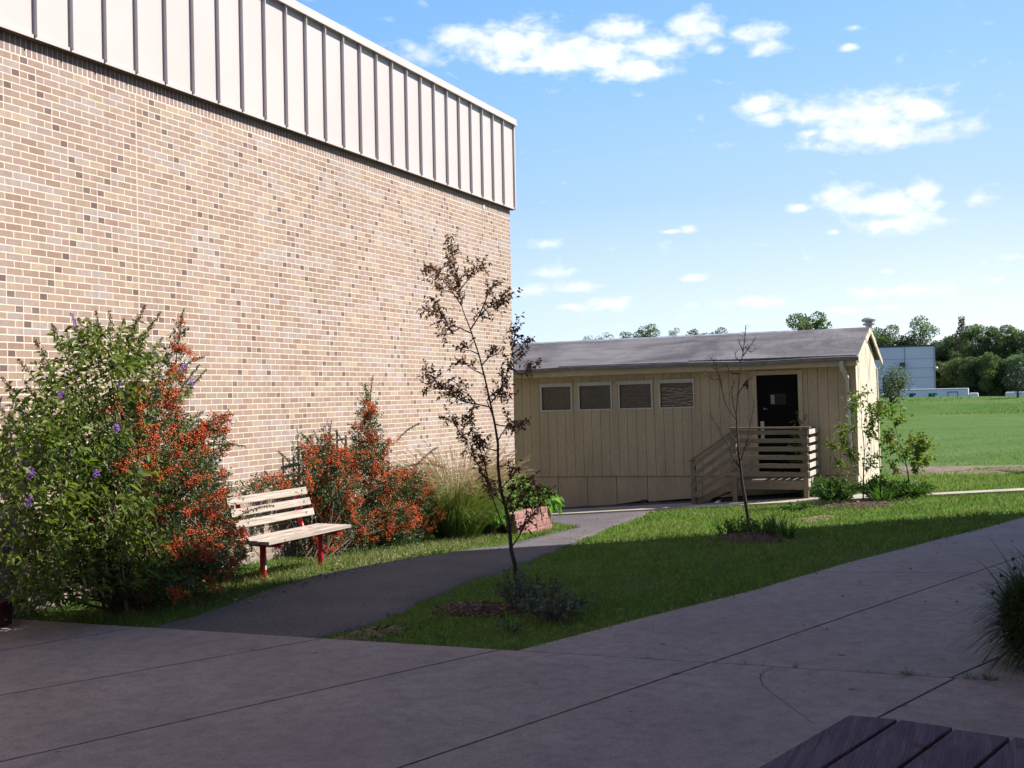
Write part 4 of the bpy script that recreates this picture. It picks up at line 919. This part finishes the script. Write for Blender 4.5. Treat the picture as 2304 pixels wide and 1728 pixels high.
sapling('plum_tree','slender purple leaved plum sapling between path and lawn',bt,1.7463,(900,500),
 [(457,1410),(450,1340),(437,1290),(430,1200),(415,1120),(395,1050),(385,960),(385,870),(372,790),(355,710),(335,620),(310,520),(280,430),(245,340),(228,250),(215,170),(205,110),(203,70)],
 [[(428,1225),(395,1170),(370,1100),(350,1040),(330,1000),(300,940),(270,890),(245,848)],[(245,848),(225,810),(205,780),(180,770)],[(350,1040),(335,960),(310,880),(290,830),(280,770)],[(245,848),(250,800),(262,770)],
 [(355,712),(385,675),(405,630),(425,580),(440,520),(450,460),(455,405)],[(425,580),(460,540),(500,510)],[(425,560),(470,600),(535,570)],[(440,520),(480,490),(490,455)],
 [(350,725),(300,715),(250,705),(200,680),(160,640),(130,610),(105,590)],[(250,705),(200,655),(160,650),(110,665)],[(300,715),(260,670),(215,650)],
 [(283,438),(235,415),(190,400),(150,375),(120,350),(88,350)],[(190,400),(160,360),(145,310)],[(235,415),(195,440),(165,440)],
 [(240,325),(210,280),(180,240),(150,205),(120,185),(90,195)],[(210,280),(185,270),(155,260)],[(232,270),(260,235),(290,195),(315,175),(340,162)],[(228,250),(205,200),(190,150)],
 [(275,425),(310,370),(345,335),(390,310),(435,287)],[(310,370),(335,310),(350,275),(372,250)],[(345,335),(380,330),(410,300)],
 [(322,560),(350,530),(375,520),(405,500)],[(330,600),(290,580),(260,560),(225,550)],[(310,520),(280,505),(240,500)],[(365,760),(340,700),(380,660),(430,690)],
 [(376,795),(410,800),(450,805),(495,790)],[(384,860),(400,830),(430,790)],[(388,960),(420,955),(450,970),(475,985)],[(385,900),(350,890),(300,850)],
 [(440,1275),(470,1230),(495,1185),(520,1150),(545,1120)],[(425,1190),(450,1130),(480,1080),(520,1050),(560,1060),(590,1080)],[(415,1120),(440,1060),(470,1030),(510,1020)],[(410,1110),(380,1080),(350,1040)],[(395,1050),(430,1010),(450,990)],[(430,1220),(445,1150),(430,1100),(445,1060)],[(470,1230),(500,1150),(490,1100),(520,1080)]],
 None,.025,G_PLUM,.054,.023,56,.0030)
# bare sapling
bt2=atg(1688,1196)
sapling('bare_sapling','thin bare branched sapling before the portable classroom',bt2,3.318,(1550,720),
 [(458,1560),(445,1500),(425,1370),(408,1280),(395,1200),(385,1100),(375,1020),(368,950),(362,870),(358,800),(355,700),(362,600),(372,500),(385,380),(398,280),(410,200),(420,120),(424,40)],
 [[(382,1110),(345,1050),(325,1000),(310,950),(320,890)],[(380,1105),(330,1020),(290,930),(250,850),(205,780),(165,720),(160,690)],[(352,740),(310,680),(280,640),(260,570),(250,520),(225,440),(205,370),(178,300),(150,270)],[(250,520),(235,440),(190,300)],
 [(385,1050),(410,980),(430,910),(455,800),(475,700),(490,600)],[(420,960),(450,880),(490,820)],[(360,560),(400,500),(440,460),(490,400)],[(400,270),(425,240),(460,190),(500,130)],[(395,320),(350,280),(340,230)],[(405,230),(380,180),(370,150)],[(385,400),(330,400),(300,380),(280,330)],[(205,370),(160,330),(110,420)],[(368,930),(330,870),(300,850)],[(410,960),(440,930),(470,910)],[(225,440),(190,450),(120,410)],[(355,720),(330,620),(320,540),(335,450)],[(420,200),(460,240),(505,215)]],
 None,.031,None,.05,.02,30,.0058,jit=.2)
arrs=[];mb=MB()
# ------------------------------------------------------------------ mulch beds under the two saplings, with low plants
def mound(name,c,rx,ry,h,mat,label,cat,seed=1):
    rr=random.Random(seed); n=28; rings=7; vs=[(c[0],c[1],T(*c)+h)]; fs=[]
    ph=[1+.18*math.sin(3*k*.224+seed)+rr.uniform(-.06,.06) for k in range(n)]
    for r in range(1,rings+1):
        for k in range(n):
            a=2*math.pi*k/n; q=r/rings; x=c[0]+rx*q*ph[k]*math.cos(a); y=c[1]+ry*q*ph[k]*math.sin(a); z=T(x,y)+h*(1-q*q)+(rr.uniform(-.008,.008) if r<rings else -.03); vs.append((x,y,z))
    for k in range(n): fs.append((0,1+k,1+(k+1)%n))
    for r in range(rings-1):
        for k in range(n): a=1+r*n+k;b=1+r*n+(k+1)%n; fs.append((a,a+n,b+n,b))
    o=mesh(name,vs,fs,mat,smooth=True); o['kind']='structure'; return o
def chips(name,c,rx,ry,h,n,mat,parent=None):
    a=rng.uniform(0,6.283,n); r=np.sqrt(rng.random(n)); x=c[0]+rx*r*np.cos(a); y=c[1]+ry*r*np.sin(a); z=np.array([T(x[i],y[i]) for i in range(n)])+h*(1-r*r)+.008
    d=randdir(n); d[:,2]*=.25; v,f=leafarr(np.stack([x,y,z],1),d,rng.uniform(.03,.07,n),rng.uniform(.008,.018,n),fold=.1); o=npmesh(name,v,f,mat); o['kind']='stuff'; return o
G_CHIP=leafmat('bark_chip',[(.20,.10,.075),(.12,.065,.05),(.26,.16,.12),(.08,.05,.04)],trans=0)
mc=atg(1085,1376); mc=(mc.x,mc.y); mound('mulch_bed',mc,.26,.34,.05,M_MULCH,'','',1); chips('mulch',mc,.36,.46,.06,600,G_CHIP)
mc2=atg(1690,1214); mc2=(mc2.x,mc2.y); mound('mulch_bed',mc2,.5,.5,.06,M_MULCH,'','',2); chips('mulch',mc2,.6,.6,.07,500,G_CHIP)
mc3=atg(1935,1137); mc3=(mc3.x,mc3.y); mound('mulch_bed',mc3,.7,.75,.05,M_MULCH,'','',3); chips('mulch',mc3,.85,.95,.06,500,G_CHIP)
def lowplant(name,label,c,r,h,n,mat,kind='leaf',cat='plant',group=None,Lf=.05,Wf=.025):
    z=T(c[0],c[1]); t=thing(name,label,cat,(c[0],c[1],z),group); mb=MB(); arrs=[]
    for i in range(n):
        a=random.uniform(0,6.283); q=r*math.sqrt(random.random()); b=Vector((c[0]+q*.4*math.cos(a),c[1]+q*.4*math.sin(a),z)); e_=Vector((c[0]+q*math.cos(a),c[1]+q*math.sin(a),z+h*random.uniform(.5,1)*(1-.4*q/r)))
        shoot(mb,arrs,b,e_,(0,0,.02),.004,.035,Lf,Wf,n=4,lp=3,t0=.15,up=.3)
    mb.build('stems',G_STEM,t); v,f=merge(arrs); npmesh('foliage',v,f,mat,t); return t
def strap(name,label,c,r,h,n,mat,w=.02,cat='plant',group=None,lean=.6):
    z=T(c[0],c[1]); a=rng.uniform(0,6.283,n); q=r*.35*np.sqrt(rng.random(n)); P0=np.stack([c[0]+q*np.cos(a),c[1]+q*np.sin(a),np.full(n,z-.01)],1); le=rng.uniform(.1,lean,n); dirs=np.stack([np.cos(a)*le,np.sin(a)*le,np.ones(n)],1); dirs/=np.linalg.norm(dirs,axis=1,keepdims=True)
    v,f,_=ribbon(P0,dirs,rng.uniform(.6,1.1,n)*h,rng.uniform(.6,1.1,n)*w,rng.uniform(.1,.7,n)); o=npmesh(name,v,f,mat); tag(o,label,cat,group); return o
g=atg(1175,1372); lowplant('silver_plant','grey green bushy plant at the foot of the plum sapling',(g.x,g.y),.26,.42,40,G_SILV,Lf=.05,Wf=.024)
g=atg(1250,1392); lowplant('silver_plant','low spreading silvery plant right of the plum sapling',(g.x,g.y),.34,.26,60,G_SILV,Lf=.05,Wf=.022)
g=atg(1235,1350); lowplant('silver_plant','small upright silvery sprig behind the spreading silvery plant',(g.x,g.y),.12,.28,10,G_SILV,Lf=.04,Wf=.02)
g=atg(1148,1408); strap('strap_leaf_plant','small clump of upright bright green blades in front of mulch',(g.x,g.y),.1,.16,14,G_BRIGHT,.02)
g=atg(1150,1422); lowplant('weed','small leafy weed in grass below the plum sapling mulch',(g.x,g.y),.12,.1,12,G_SILV,Lf=.04,Wf=.02)
g=atg(1630,1205); strap('strap_leaf_plant','dark blades at the left end of the bare sapling bed',(g.x,g.y),.18,.34,26,G_WEED,.022)
g=atg(1665,1205); lowplant('low_plant','dark leafy plant left of the bare sapling trunk',(g.x,g.y),.3,.30,40,G_WEED)
g=atg(1710,1208); lowplant('low_plant','dark leafy plant right of the bare sapling trunk',(g.x,g.y),.3,.28,40,G_WEED)
g=atg(1745,1208); strap('strap_leaf_plant','dark green daylily clump near the right of the bare sapling',(g.x,g.y),.25,.42,60,G_WEED,.026)
g=atg(1770,1212); strap('strap_leaf_plant','dark green daylily clump at the right end of bare sapling bed',(g.x,g.y),.25,.36,60,G_WEED,.026)
for (x,y,lab) in ((1830,1120,'tangled green plants beside the right post of the porch'),(1880,1128,'low green plants between the porch and the corner shrub'),(1985,1125,'leafy green plants just right of the corner shrub'),(2050,1118,'low green plants under the rounded shrub past the corner'),(1790,1150,'weedy green plants in the grass before the porch')):
    g=atg(x,y); lowplant('ground_plants',lab,(g.x,g.y),(.5 if x>1800 else .22),(.50 if x<2000 else .32) if x>1800 else .16,95 if x>1800 else 22,G_WEED,Lf=.10,Wf=.03,group='green plants below the porch and the corner')
G3=leafmat('iris_blade',[(.07,.15,.035),(.10,.20,.045),(.06,.12,.03)],trans=.4)
g=atg(1985,1130); strap('strap_leaf_plant','bright green strap leaves at the lit corner of the classroom',(g.x,g.y),.4,.42,120,G3,.03)
g=atg(1850,1115); strap('strap_leaf_plant','green strap leaves right of the porch post',(g.x,g.y),.3,.42,70,G3,.028)
# shrubs near the classroom corner
g=atg(1845,1112)
sapling('young_shrub','thin reddish stemmed shrub right of the porch rail',(g.x,g.y,g.z),3.318,(1550,720),[(965,1290),(950,1180),(955,1120),(945,1000),(930,930),(915,900)],
 [[(955,1120),(900,1060),(850,960),(840,850),(833,770)],[(955,1120),(990,1060),(1060,1040),(1100,1030)],[(945,1010),(920,920),(890,880)],[(850,960),(810,920),(790,880)],[(900,1060),(850,1080),(790,1060)],[(900,1060),(840,1000),(800,960)]],None,.011,G_MYR,.085,.040,70,.004,cat='shrub',twn=4)
g=atg(1942,1130)
sapling('young_shrub','tall leafy shrub at the lit corner of the classroom',(g.x,g.y,g.z),3.318,(1550,720),[(1300,1330),(1302,1200),(1305,1100),(1310,1000),(1305,900),(1290,800),(1290,700),(1280,620),(1280,570)],
 [[(1302,1220),(1250,1100),(1200,1000),(1170,920),(1140,850)],[(1200,1000),(1120,960),(1065,940)],[(1305,1000),(1340,900),(1360,800),(1370,720),(1360,640)],[(1350,850),(1400,760),(1430,690)],[(1290,750),(1240,700),(1215,660)],[(1290,700),(1260,640),(1250,600)],[(1305,1100),(1350,1050),(1380,1030)],[(1360,720),(1400,680),(1420,640)],[(1302,1180),(1340,1120),(1370,1080)],[(1250,1100),(1180,1120),(1120,1090)],[(1290,800),(1230,800),(1200,820)]],None,.015,G_MYR,.09,.044,70,.004,cat='shrub',twn=4)
g=atg(2049,1120)
sapling('young_shrub','rounded leafy shrub in grass past the classroom corner',(g.x,g.y,g.z),3.318,(1550,720),[(1655,1310),(1645,1240),(1635,1140),(1625,1090),(1600,1000),(1570,900),(1540,800),(1520,700)],
 [[(1660,1290),(1685,1180),(1690,1100),(1710,1000),(1740,900)],[(1690,1100),(1740,1060),(1800,1040)],[(1625,1090),(1560,1010),(1510,930),(1480,870)],[(1540,800),(1570,760),(1590,730)],[(1635,1140),(1580,1120),(1520,1110)],[(1700,1050),(1730,980),(1790,950)],[(1600,1000),(1660,960),(1700,900)],[(1570,900),(1540,850),(1490,860)],[(1690,1100),(1650,1040),(1620,1010)],[(1710,1020),(1680,960),(1640,930)],[(1700,1080),(1760,1100),(1770,1060)]],None,.016,G_MYR,.09,.05,70,.004,cat='shrub',twn=4)
# shrub at the right edge of the frame
cR=Vector((8.95,-.22,0)); G_DK=leafmat('dark_blade',[(.025,.045,.014),(.045,.075,.02),(.065,.10,.03),(.05,.035,.025)],trans=.25)
t=thing('edge_shrub','dark spiky grassy shrub with seed heads at right edge','shrub',cR)
n=3200; a=rng.uniform(0,6.283,n); d=randdir(n,.3); P0=np.array([8.95,-.15,.30])+d*np.array([.25,.23,.28])*rng.random((n,1))**.4; P0[:,2]=np.maximum(P0[:,2],.03)
v,f,_=ribbon(P0,d*np.array([1,1,.8])+rng.normal(0,.5,(n,3))+np.array([0,0,.2]),rng.uniform(.08,.24,n),rng.uniform(.006,.014,n),rng.uniform(.2,1.2,n)); v2,f2=leafarr(P0[:2600],randdir(2600,.2),rng.uniform(.04,.09,2600),rng.uniform(.015,.03,2600)); v,f=merge([(v,f),(v2,f2)]); npmesh('foliage',v,f,G_DK,t)
mb=MB(); sp=[]
for (x,y) in ((2279,1258),(2253,1295),(2234,1334),(2283,1278),(2300,1300)):
    b=aty(x,y,-.03) if False else None
    dR=ray(x,y); p=dR*(9.0/ (dR[0])); p=Vector((p[0],p[1],p[2]+GZ)); mb.tube(curve_pts((8.95,-.15,.35),p,(0,0,.03),5),[.004,.004,.003,.003,.002,.002],4); sp.append(list(p))
mb.build('stems',G_STEM,t); MS=simple('seed_head',(.02,.018,.02))
for q in sp: v,f=spheres(np.array([q]),.014); npmesh('seed_head',v,f,MS,t)
# weeds growing in the slab joint
for i,(x,y,nn) in enumerate(((1450,1478,10),(1465,1480,8),(1690,1482,8),(1712,1484,8),(1735,1484,8),(1800,1486,12),(1815,1487,8),(1975,1495,12),(2050,1497,26),(2150,1499,14),(2185,1499,20),(2230,1500,30))):
    g=atg(x,y); o=strap('weed','small grass tuft in the joint between slabs',(8.467,g.y),.06,.05+.02*(i%3)+(.03 if i>9 else 0),nn*2,G_WEED,.006,'weed','grass tufts in the slab joint',1.2)
g=atg(1455,1472); 
g=atg(395,1366); lowplant('weed','low pale weed at the edge of asphalt path under the bushes',(g.x,g.y),.14,.07,12,G_SILV,Lf=.05,Wf=.02)
# ------------------------------------------------------------------ lawn blades
def inpoly(x,y,poly):
    c=np.zeros(len(x),bool); j=len(poly)-1
    for i in range(len(poly)):
        xi,yi=poly[i]; xj,yj=poly[j]; m=((yi>y)!=(yj>y))&(x<(xj-xi)*(y-yi)/((yj-yi)+1e-12)+xi); c^=m; j=i
    return c
def lawn(n,x0,x1,y0,y1,h,w):
    x=rng.uniform(x0,x1,n); y=rng.uniform(y0,y1,n); d=np.hypot(x,y); keep=rng.random(n)<np.minimum(1,(x0/x)**(1.2 if x0<30 else 4.5))
    edge=rng.uniform(-.01,.02,n)+.018*(1+np.sin(x*5.1+1)*np.sin(x*2.3))*rng.random(n)
    keep&=~inpoly(x+edge*2,y+edge*2,walk)&~inpoly(x,y+edge,PATH)&(x>8.475)&(y<8.33)
    keep&=~((x>23.7)&(x<25.75)&(y>2.0)) & ~((x>23.75)&(x<24.25)&(y<=2.0)) & ~((x>25.6)&(x<30.3)&(y>2.7))
    for c,rx,ry in ((mc,.20,.26),(mc2,.36,.36),(mc3,.5,.55)): keep&=((x-c[0])/rx)**2+((y-c[1])/ry)**2>1
    nn_=np.sin(x*3.1)*np.sin(y*2.7+1)+np.sin(x*7.3+y*5.1)*.5
    # bare ground in the dirt patch
    dp=atg(850,1420); keep&=(((x-dp.x)/.20)**2+((y-dp.y)/.33)**2>1)|(rng.random(n)<.35)
    # thin bare strip of soil right under the bushes
    x=x[keep];y=y[keep];m=len(x); z=np.array([T(a,b) for a,b in zip(x,y)])-.014
    hh=h*rng.uniform(.5,1.25,m)*(1+.25*np.sin(x*2.3)*np.sin(y*3.1)); sc=np.maximum(1,x/11)**.55; hh*=sc**.3; ww=w*sc*rng.uniform(.7,1.3,m)
    a=rng.uniform(0,6.283,m); le=rng.uniform(.1,.9,m); bx=np.cos(a+1.57)*ww/2; by=np.sin(a+1.57)*ww/2; dx=np.cos(a)*le*hh; dy=np.sin(a)*le*hh
    v=np.stack([np.stack([x-bx,y-by,z],1),np.stack([x+bx,y+by,z],1),np.stack([x+dx*.4+bx*.6,y+dy*.4+by*.6,z+hh*.65],1),np.stack([x+dx,y+dy,z+hh],1)],1).reshape(-1,3)
    b=np.arange(m)[:,None]*4; f=np.concatenate([b+np.array([[0,1,2]]),b+np.array([[0,2,3]])],1).reshape(-1,3); return v,f
def lawnmat():
    m,nt,b,o=newmat('lawn_blade'); g=nt.nodes.new('ShaderNodeNewGeometry'); r=V(nt,g.outputs['Random Per Island'])
    a=ramp(nt,r,[(0.,(.062,.13,.022)),(.3,(.115,.225,.032)),(.6,(.18,.30,.048)),(.85,(.20,.27,.065)),(1.,(.30,.28,.13))]); d=ramp(nt,r,[(0.,(.13,.19,.04)),(.5,(.20,.25,.065)),(1.,(.34,.30,.15))])
    k=ramp(nt,noise(nt,pos(nt),.9,5,.65,.5),[(.46,0.),(.66,.85)]); e_=ramp(nt,noise(nt,pos(nt),4.5,3,.6),[(.35,.62),(.65,1.12)])
    c=mix(nt,.8,mix(nt,k,a,d),e_,'MULTIPLY'); L(nt,c,b.inputs['Base Color']); b.inputs['Roughness'].default_value=.6; b.inputs['Specular IOR Level'].default_value=.2
    t=nt.nodes.new('ShaderNodeBsdfTranslucent'); L(nt,mix(nt,1.,c,(1.2,1.35,.7),'MULTIPLY'),t.inputs[0]); ms=nt.nodes.new('ShaderNodeMixShader'); ms.inputs[0].default_value=.35
    nt.links.new(b.outputs[0],ms.inputs[1]); nt.links.new(t.outputs[0],ms.inputs[2]); nt.links.new(ms.outputs[0],o.inputs[0]); return m
G_LAWN=lawnmat()
L1=lawn(130000,8.45,16,-1.,8.33,.045,.005); L2=lawn(110000,16,31,-1.2,8.3,.055,.008); L3=lawn(42000,31,70,-1.5,9,.032,.010)
L4=lawn(9000,90,103,-4,13,.07,.014); v,f=merge([L1,L2,L3,L4]); o=npmesh('grass',v,f,G_LAWN); o['kind']='stuff'
# longer grass round bench feet and under the bushes
P=[];
n=7000; x=np.concatenate([rng.uniform(8.6,16.5,n)]); y=np.interp(x,[8.6,10,12,14,16.5],[7.35,7.3,7.25,7.15,6.95])+rng.normal(0,.25,n); ok=(y<8.3)&~inpoly(x,y-.04,PATH); x=x[ok];y=y[ok];m=len(x)
a=rng.uniform(0,6.283,m); dirs=np.stack([np.cos(a)*.4,np.sin(a)*.4,np.ones(m)],1); v,f,_=ribbon(np.stack([x,y,np.array([T(p,q) for p,q in zip(x,y)])],1),dirs,rng.uniform(.06,.15,m),rng.uniform(.004,.007,m),rng.uniform(.1,.8,m),3)
o=npmesh('tall_grass',v,f,leafmat('dry_mixed_blade',[(.08,.14,.03),(.13,.20,.04),(.24,.24,.09),(.32,.27,.14),(.10,.17,.035)],trans=.35,tint=(1.2,1.3,.8))); o['kind']='stuff'
# dead leaves and bits
n=500; x=rng.uniform(9,22,n); y=rng.uniform(-1,7.6,n); x2=rng.uniform(9.6,15.5,1500); y2=rng.uniform(6.6,7.9,1500); x=np.concatenate([x,x2]); y=np.concatenate([y,y2]); z=np.array([T(a,b) for a,b in zip(x,y)])+.02; d=randdir(len(x)); d[:,2]*=.3
v,f=leafarr(np.stack([x,y,z],1),d,rng.uniform(.02,.05,len(x)),rng.uniform(.01,.025,len(x)),fold=.2); o=npmesh('dead_leaves',v,f,leafmat('dead_leaf',[(.30,.22,.13),(.22,.13,.07),(.40,.34,.24)],trans=.1,tint=(1,1,1))); o['kind']='stuff'
# ------------------------------------------------------------------ far background
M_METAL=simple('blue_grey_siding',(.66,.575,.68),(.62,.54,.65),.2,.6)
X_=262.
t=thing('warehouse','pale blue grey warehouse beyond the green field','building',(X_+20,25,-.6))
mb=MB(); mb.prism([(X_,13.5),(X_+60,17.4),(X_+60,55),(X_,40)],-3,GZ+8.15); mb.build('wall',M_METAL,t)
mb=MB(); mb.prism([(X_-.15,13.4),(X_+60,17.4),(X_+60,55),(X_-.15,40)],GZ+8.16,GZ+8.5); mb.build('roof_edge',simple('dark_roof_edge',(.05,.06,.08)),t)
mb=MB()
for px in (2036.5,): p=atx(px,850,X_); mb.bb((X_-.06,p.y-.12,-1),(X_-.01,p.y+.12,GZ+8.1))
for k in range(1,4): mb.bb((X_-.05,13.6,GZ+8.1*k/4.3),(X_-.01,39.9,GZ+8.1*k/4.3+.09))
mb.bb((X_-.12,13.42,-1),(X_-.01,13.7,GZ+8.1)); mb.build('panel_joint',simple('siding_joint',(.36,.36,.43)),t)
a=atx(1986,850,X_);b=atx(2035,868,X_); mb=MB(); mb.bb((X_-.08,b.y,-1),(X_-.02,a.y,atx(2010,849,X_).z)); mb.build('loading_door',M_DARKWALL,t)
p=atx(2031,821,X_); mb=MB(); mb.box((X_-.5,p.y,p.z),(1,.9,.9)); mb.box((X_-.4,p.y+.4,p.z-.5),(.5,.5,.9)); mb.build('vent_hood',simple('dark_hood',(.06,.06,.07)),t)
p=atx(2107,829,X_); mb=MB(); v,f=spheres([(X_-.3,p.y,p.z)],.45); mb.add([tuple(q) for q in v],[tuple(q) for q in f]); mb.bar((X_,p.y+.9,p.z),(X_-.3,p.y,p.z),.15,.15); mb.build('wall_lamp',M_WHITE,t)
M_TRL=simple('pale_trailer_skin',(.72,.65,.74),(.66,.60,.69),.5,.5)
X2=240.
t=thing('semi_trailer','long pale box trailer with dark and green marks before the warehouse','trailer',(X2,12,T(X2,12)))
yl=atx(2024,873,X2); yr=atx(2179,873,X2); zt=atx(2100,874.5,X2).z; gt=T(X2,12)
mb=MB(); mb.bb((X2,yr.y,gt+1.0-.5),(X2+2.5,yl.y,zt)); mb.build('box',M_TRL,t,bevel=.15)
mb=MB(); mb.bb((X2-.04,yr.y+.2,zt-.28),(X2-.005,yl.y-.2,zt-.12)); mb.build('rail_trim',M_WHITE,t)
def mark(x0,y0,x1,y1,nm,c,parts=None):
    mb=MB(); s=3.53
    for (a0,b0,a1,b1) in (parts or [(x0,y0,x1,y1)]):
        p=atx(1900+a0/s,680+b0/s,X2); q=atx(1900+a1/s,680+b1/s,X2); mb.bb((X2-.05,q.y,q.z),(X2-.01,p.y,p.z))
    mb.build(nm,simple(nm+'_paint',c,None,1,.5),t)
mark(0,0,0,0,'dark_mark',(.02,.025,.10),[(515,724,545,757),(545,724,567,735),(545,738,556,745)])
mark(0,0,0,0,'green_mark',(.03,.22,.09),[(695,722,738,735),(690,735,720,752)])
mark(0,0,0,0,'dark_mark',(.02,.025,.10),[(668,724,692,752)])
mark(0,0,0,0,'outline_mark',(.10,.12,.16),[(820,711,902,716),(820,716,826,748),(896,716,902,748)])
for k,(xa,xb,lab) in enumerate(((2181,2201,'low flatbed load next to the long box trailer'),(2262,2330,'white van trailer at the right edge beyond the field'))):
    a=atx(xa,884,X2);b=atx(xb,884,X2); t=thing('parked_trailer',lab,'trailer',(X2,(a.y+b.y)/2,gt),'trailers parked beyond the field'); 
    mb=MB(); mb.bb((X2+.2,b.y,gt+.5),(X2+2.6,a.y,a.z+ (.15 if k else 0))); mb.build('box',M_TRL,t,bevel=.2)
    for q in (.2,.8):
        mb=MB(); yy_=a.y+(b.y-a.y)*q; mb.tube([(X2+.1,yy_,gt+.5),(X2+.5,yy_,gt+.5)],.5,14); mb.build('wheel',M_DARKWALL,t)
# trees
def bigtree(name,label,c,h,w,mat,seed,bare=.25,airy=1.,cone=False,nl=None,group=None,cs=None,zb=None):
    global rng
    old=rng; rng=np.random.default_rng(seed); rr=random.Random(seed)
    z0=T(c[0],c[1]) if zb is None else zb; t=thing(name,label,'tree',(c[0],c[1],z0),group); mb=MB(); H=h
    mb.tube([(c[0],c[1],z0-.5),(c[0]+rr.uniform(-.2,.2),c[1]+rr.uniform(-.2,.2),z0+H*.5),(c[0],c[1],z0+H*.93)],[w*.035+.05,w*.022+.03,.02],7)
    bl=[]; nb=30
    for i in range(nb):
        u=(i+.5)/nb; zz=z0+H*(bare+(1-bare)*u)
        prof=(1-u)**.8 if cone else math.sin((.14+u*.62)*math.pi)**.6
        rad=w/2*prof; a=rr.uniform(0,6.283); q=rad*rr.uniform(.25,.75); s=max((.07 if cone else .15)*w,rad*rr.uniform(.35,.6)); cc=(c[0]+q*math.cos(a),c[1]+q*math.sin(a),zz)
        bl.append((cc,(s,s,s*rr.uniform(.55,.85)))); mb.tube([(c[0],c[1],zz-H*.12),cc],[w*.012+.01,.01],4,False)
    cs=cs or w*.04; n=nl or 2600; P,d=blobpts(bl,int(n*airy),.35); L_=cs*rng.uniform(.6,1.5,len(P))
    v,f=leafarr(P,d+randdir(len(P))*.8,L_,L_*.75,fold=.15)
    mb.build('trunk',G_BARK,t); npmesh('crown',v,f,mat,t); rng=old; return t
TG=[leafmat('tree_dark',[(.050,.075,.042),(.075,.108,.052),(.10,.14,.062)],trans=.35),leafmat('tree_mid',[(.080,.115,.052),(.11,.155,.062),(.145,.195,.078)],trans=.35),leafmat('tree_pale',[(.11,.16,.085),(.14,.195,.105),(.17,.23,.12)],trans=.3),leafmat('tree_brown',[(.12,.085,.055),(.085,.09,.045),(.15,.10,.065)],trans=.2)]
def bgtree(xd,top,wd,mi,lab,X,seed,cone=False,airy=1.,grp='trees beyond the field',bare=.12,nl=None):
    p=atx(xd*D,top*D,X); a=atx((xd-wd/2)*D,top*D,X); b=atx((xd+wd/2)*D,top*D,X); z0=T(X,p.y); bigtree('tree',lab,(X,p.y),(p.z-z0)*1.03,abs(a.y-b.y)*1.3,TG[mi],seed,bare,airy,cone,nl,grp)
BG=[(1275,733,40,2,'pale tree top left of all over the classroom roof',150,1,.3),(1310,726,40,2,'second pale tree top over the classroom roof from the left',150,1,.4),(1345,727,40,1,'green tree top left of the double crowned one over the roof',150,1,.6),(1395,712,52,1,'double crowned green tree top over the middle of the roof',150,1,.8),(1453,717,30,2,'small pale tree top over the roof middle',150,1,.6),(1508,721,50,0,'dark flat tree top left of the bare sapling tip',155,1,.7),(1552,720,44,0,'dark flat tree top just left of the sapling tip',155,1,.7),(1750,690,82,1,'large green tree top over the right part of the roof',140,1,1.1)]
for i,(x,y,w,mi,lab,X,c_,ai) in enumerate(BG): bgtree(x,y,w,mi,lab,X,100+i,False,ai,'tree tops over the classroom roof',.2,12000)
BR=[(1912,716,66,1,'round green tree just right of the roof vent',330,0,1.),(1945,738,60,0,'dark tree between roof vent and airy pale tree',330,0,1.),(1988,698,66,2,'airy pale tree above the warehouse roof',330,0,.55),(2035,742,60,0,'dark tree directly right of the warehouse',300,0,1.2),
(2077,690,66,3,'tallest brownish conifer right of the warehouse',290,1,1.),(2062,732,60,0,'dark evergreen left of the brownish conifer',295,0,1.2),(2112,712,60,1,'green tree just right of the brownish conifer',285,0,1.2),(2140,718,54,1,'green tree second right of the brownish conifer',285,0,1.2),(2165,728,54,0,'dark tree in a dip of the tree line at right',290,0,1.2),(2192,712,56,1,'green tree near the right edge of the photo',285,0,1.2),(2222,722,60,0,'dark tree cut by the right edge of the photo',280,0,1.2),
(2032,790,60,0,'low dark tree in front of the warehouse side',280,0,1.2),(2068,785,56,1,'low green tree under the brownish conifer',275,0,1.2),(2103,780,56,0,'low dark tree beside the trailer end',272,0,1.2),(2138,770,52,1,'tall pale green tree in front of the tree line',270,0,1.2),(2172,785,56,0,'low dark tree left of the last low tree',272,0,1.2),(2205,775,60,2,'low pale tree at the right edge',268,0,1.2)]
for i,(x,y,w,mi,lab,X,c_,ai) in enumerate(BR): bgtree(x,y,w,mi,lab,X,200+i,bool(c_),ai,'trees beyond the field',.02,13000)
# far woods as a low mass that closes the gap below the crowns
P=[];n=9000; y=rng.uniform(-60,9,n); P=np.stack([rng.uniform(300,312,n),y,rng.uniform(-1,GZ+5.5,n)],1); v,f=leafarr(P,randdir(n),rng.uniform(.6,1.6,n),rng.uniform(.5,1.2,n)); o=npmesh('distant_woods',v,f,TG[0]); o['kind']='stuff'
# bank shrubs
p=atg(2008,905); pp=atx(2003,820,96); bigtree('bank_shrub','grey green bush on the bank next to the classroom end wall',(96,p.y*96/p.x),2.9,3.2,leafmat('greygreen',[(.10,.13,.07),(.14,.17,.09),(.17,.18,.11)],trans=.25),55,.1,.42,cs=.13,nl=2800)
p=atx(2291,900,100); bigtree('bank_shrub','thin sparse sapling on the bank at right edge',(100,p.y),2.6,1.8,leafmat('sparse_twig',[(.12,.11,.09),(.09,.10,.06)],trans=.1),56,.15,.25,cs=.12,nl=900)
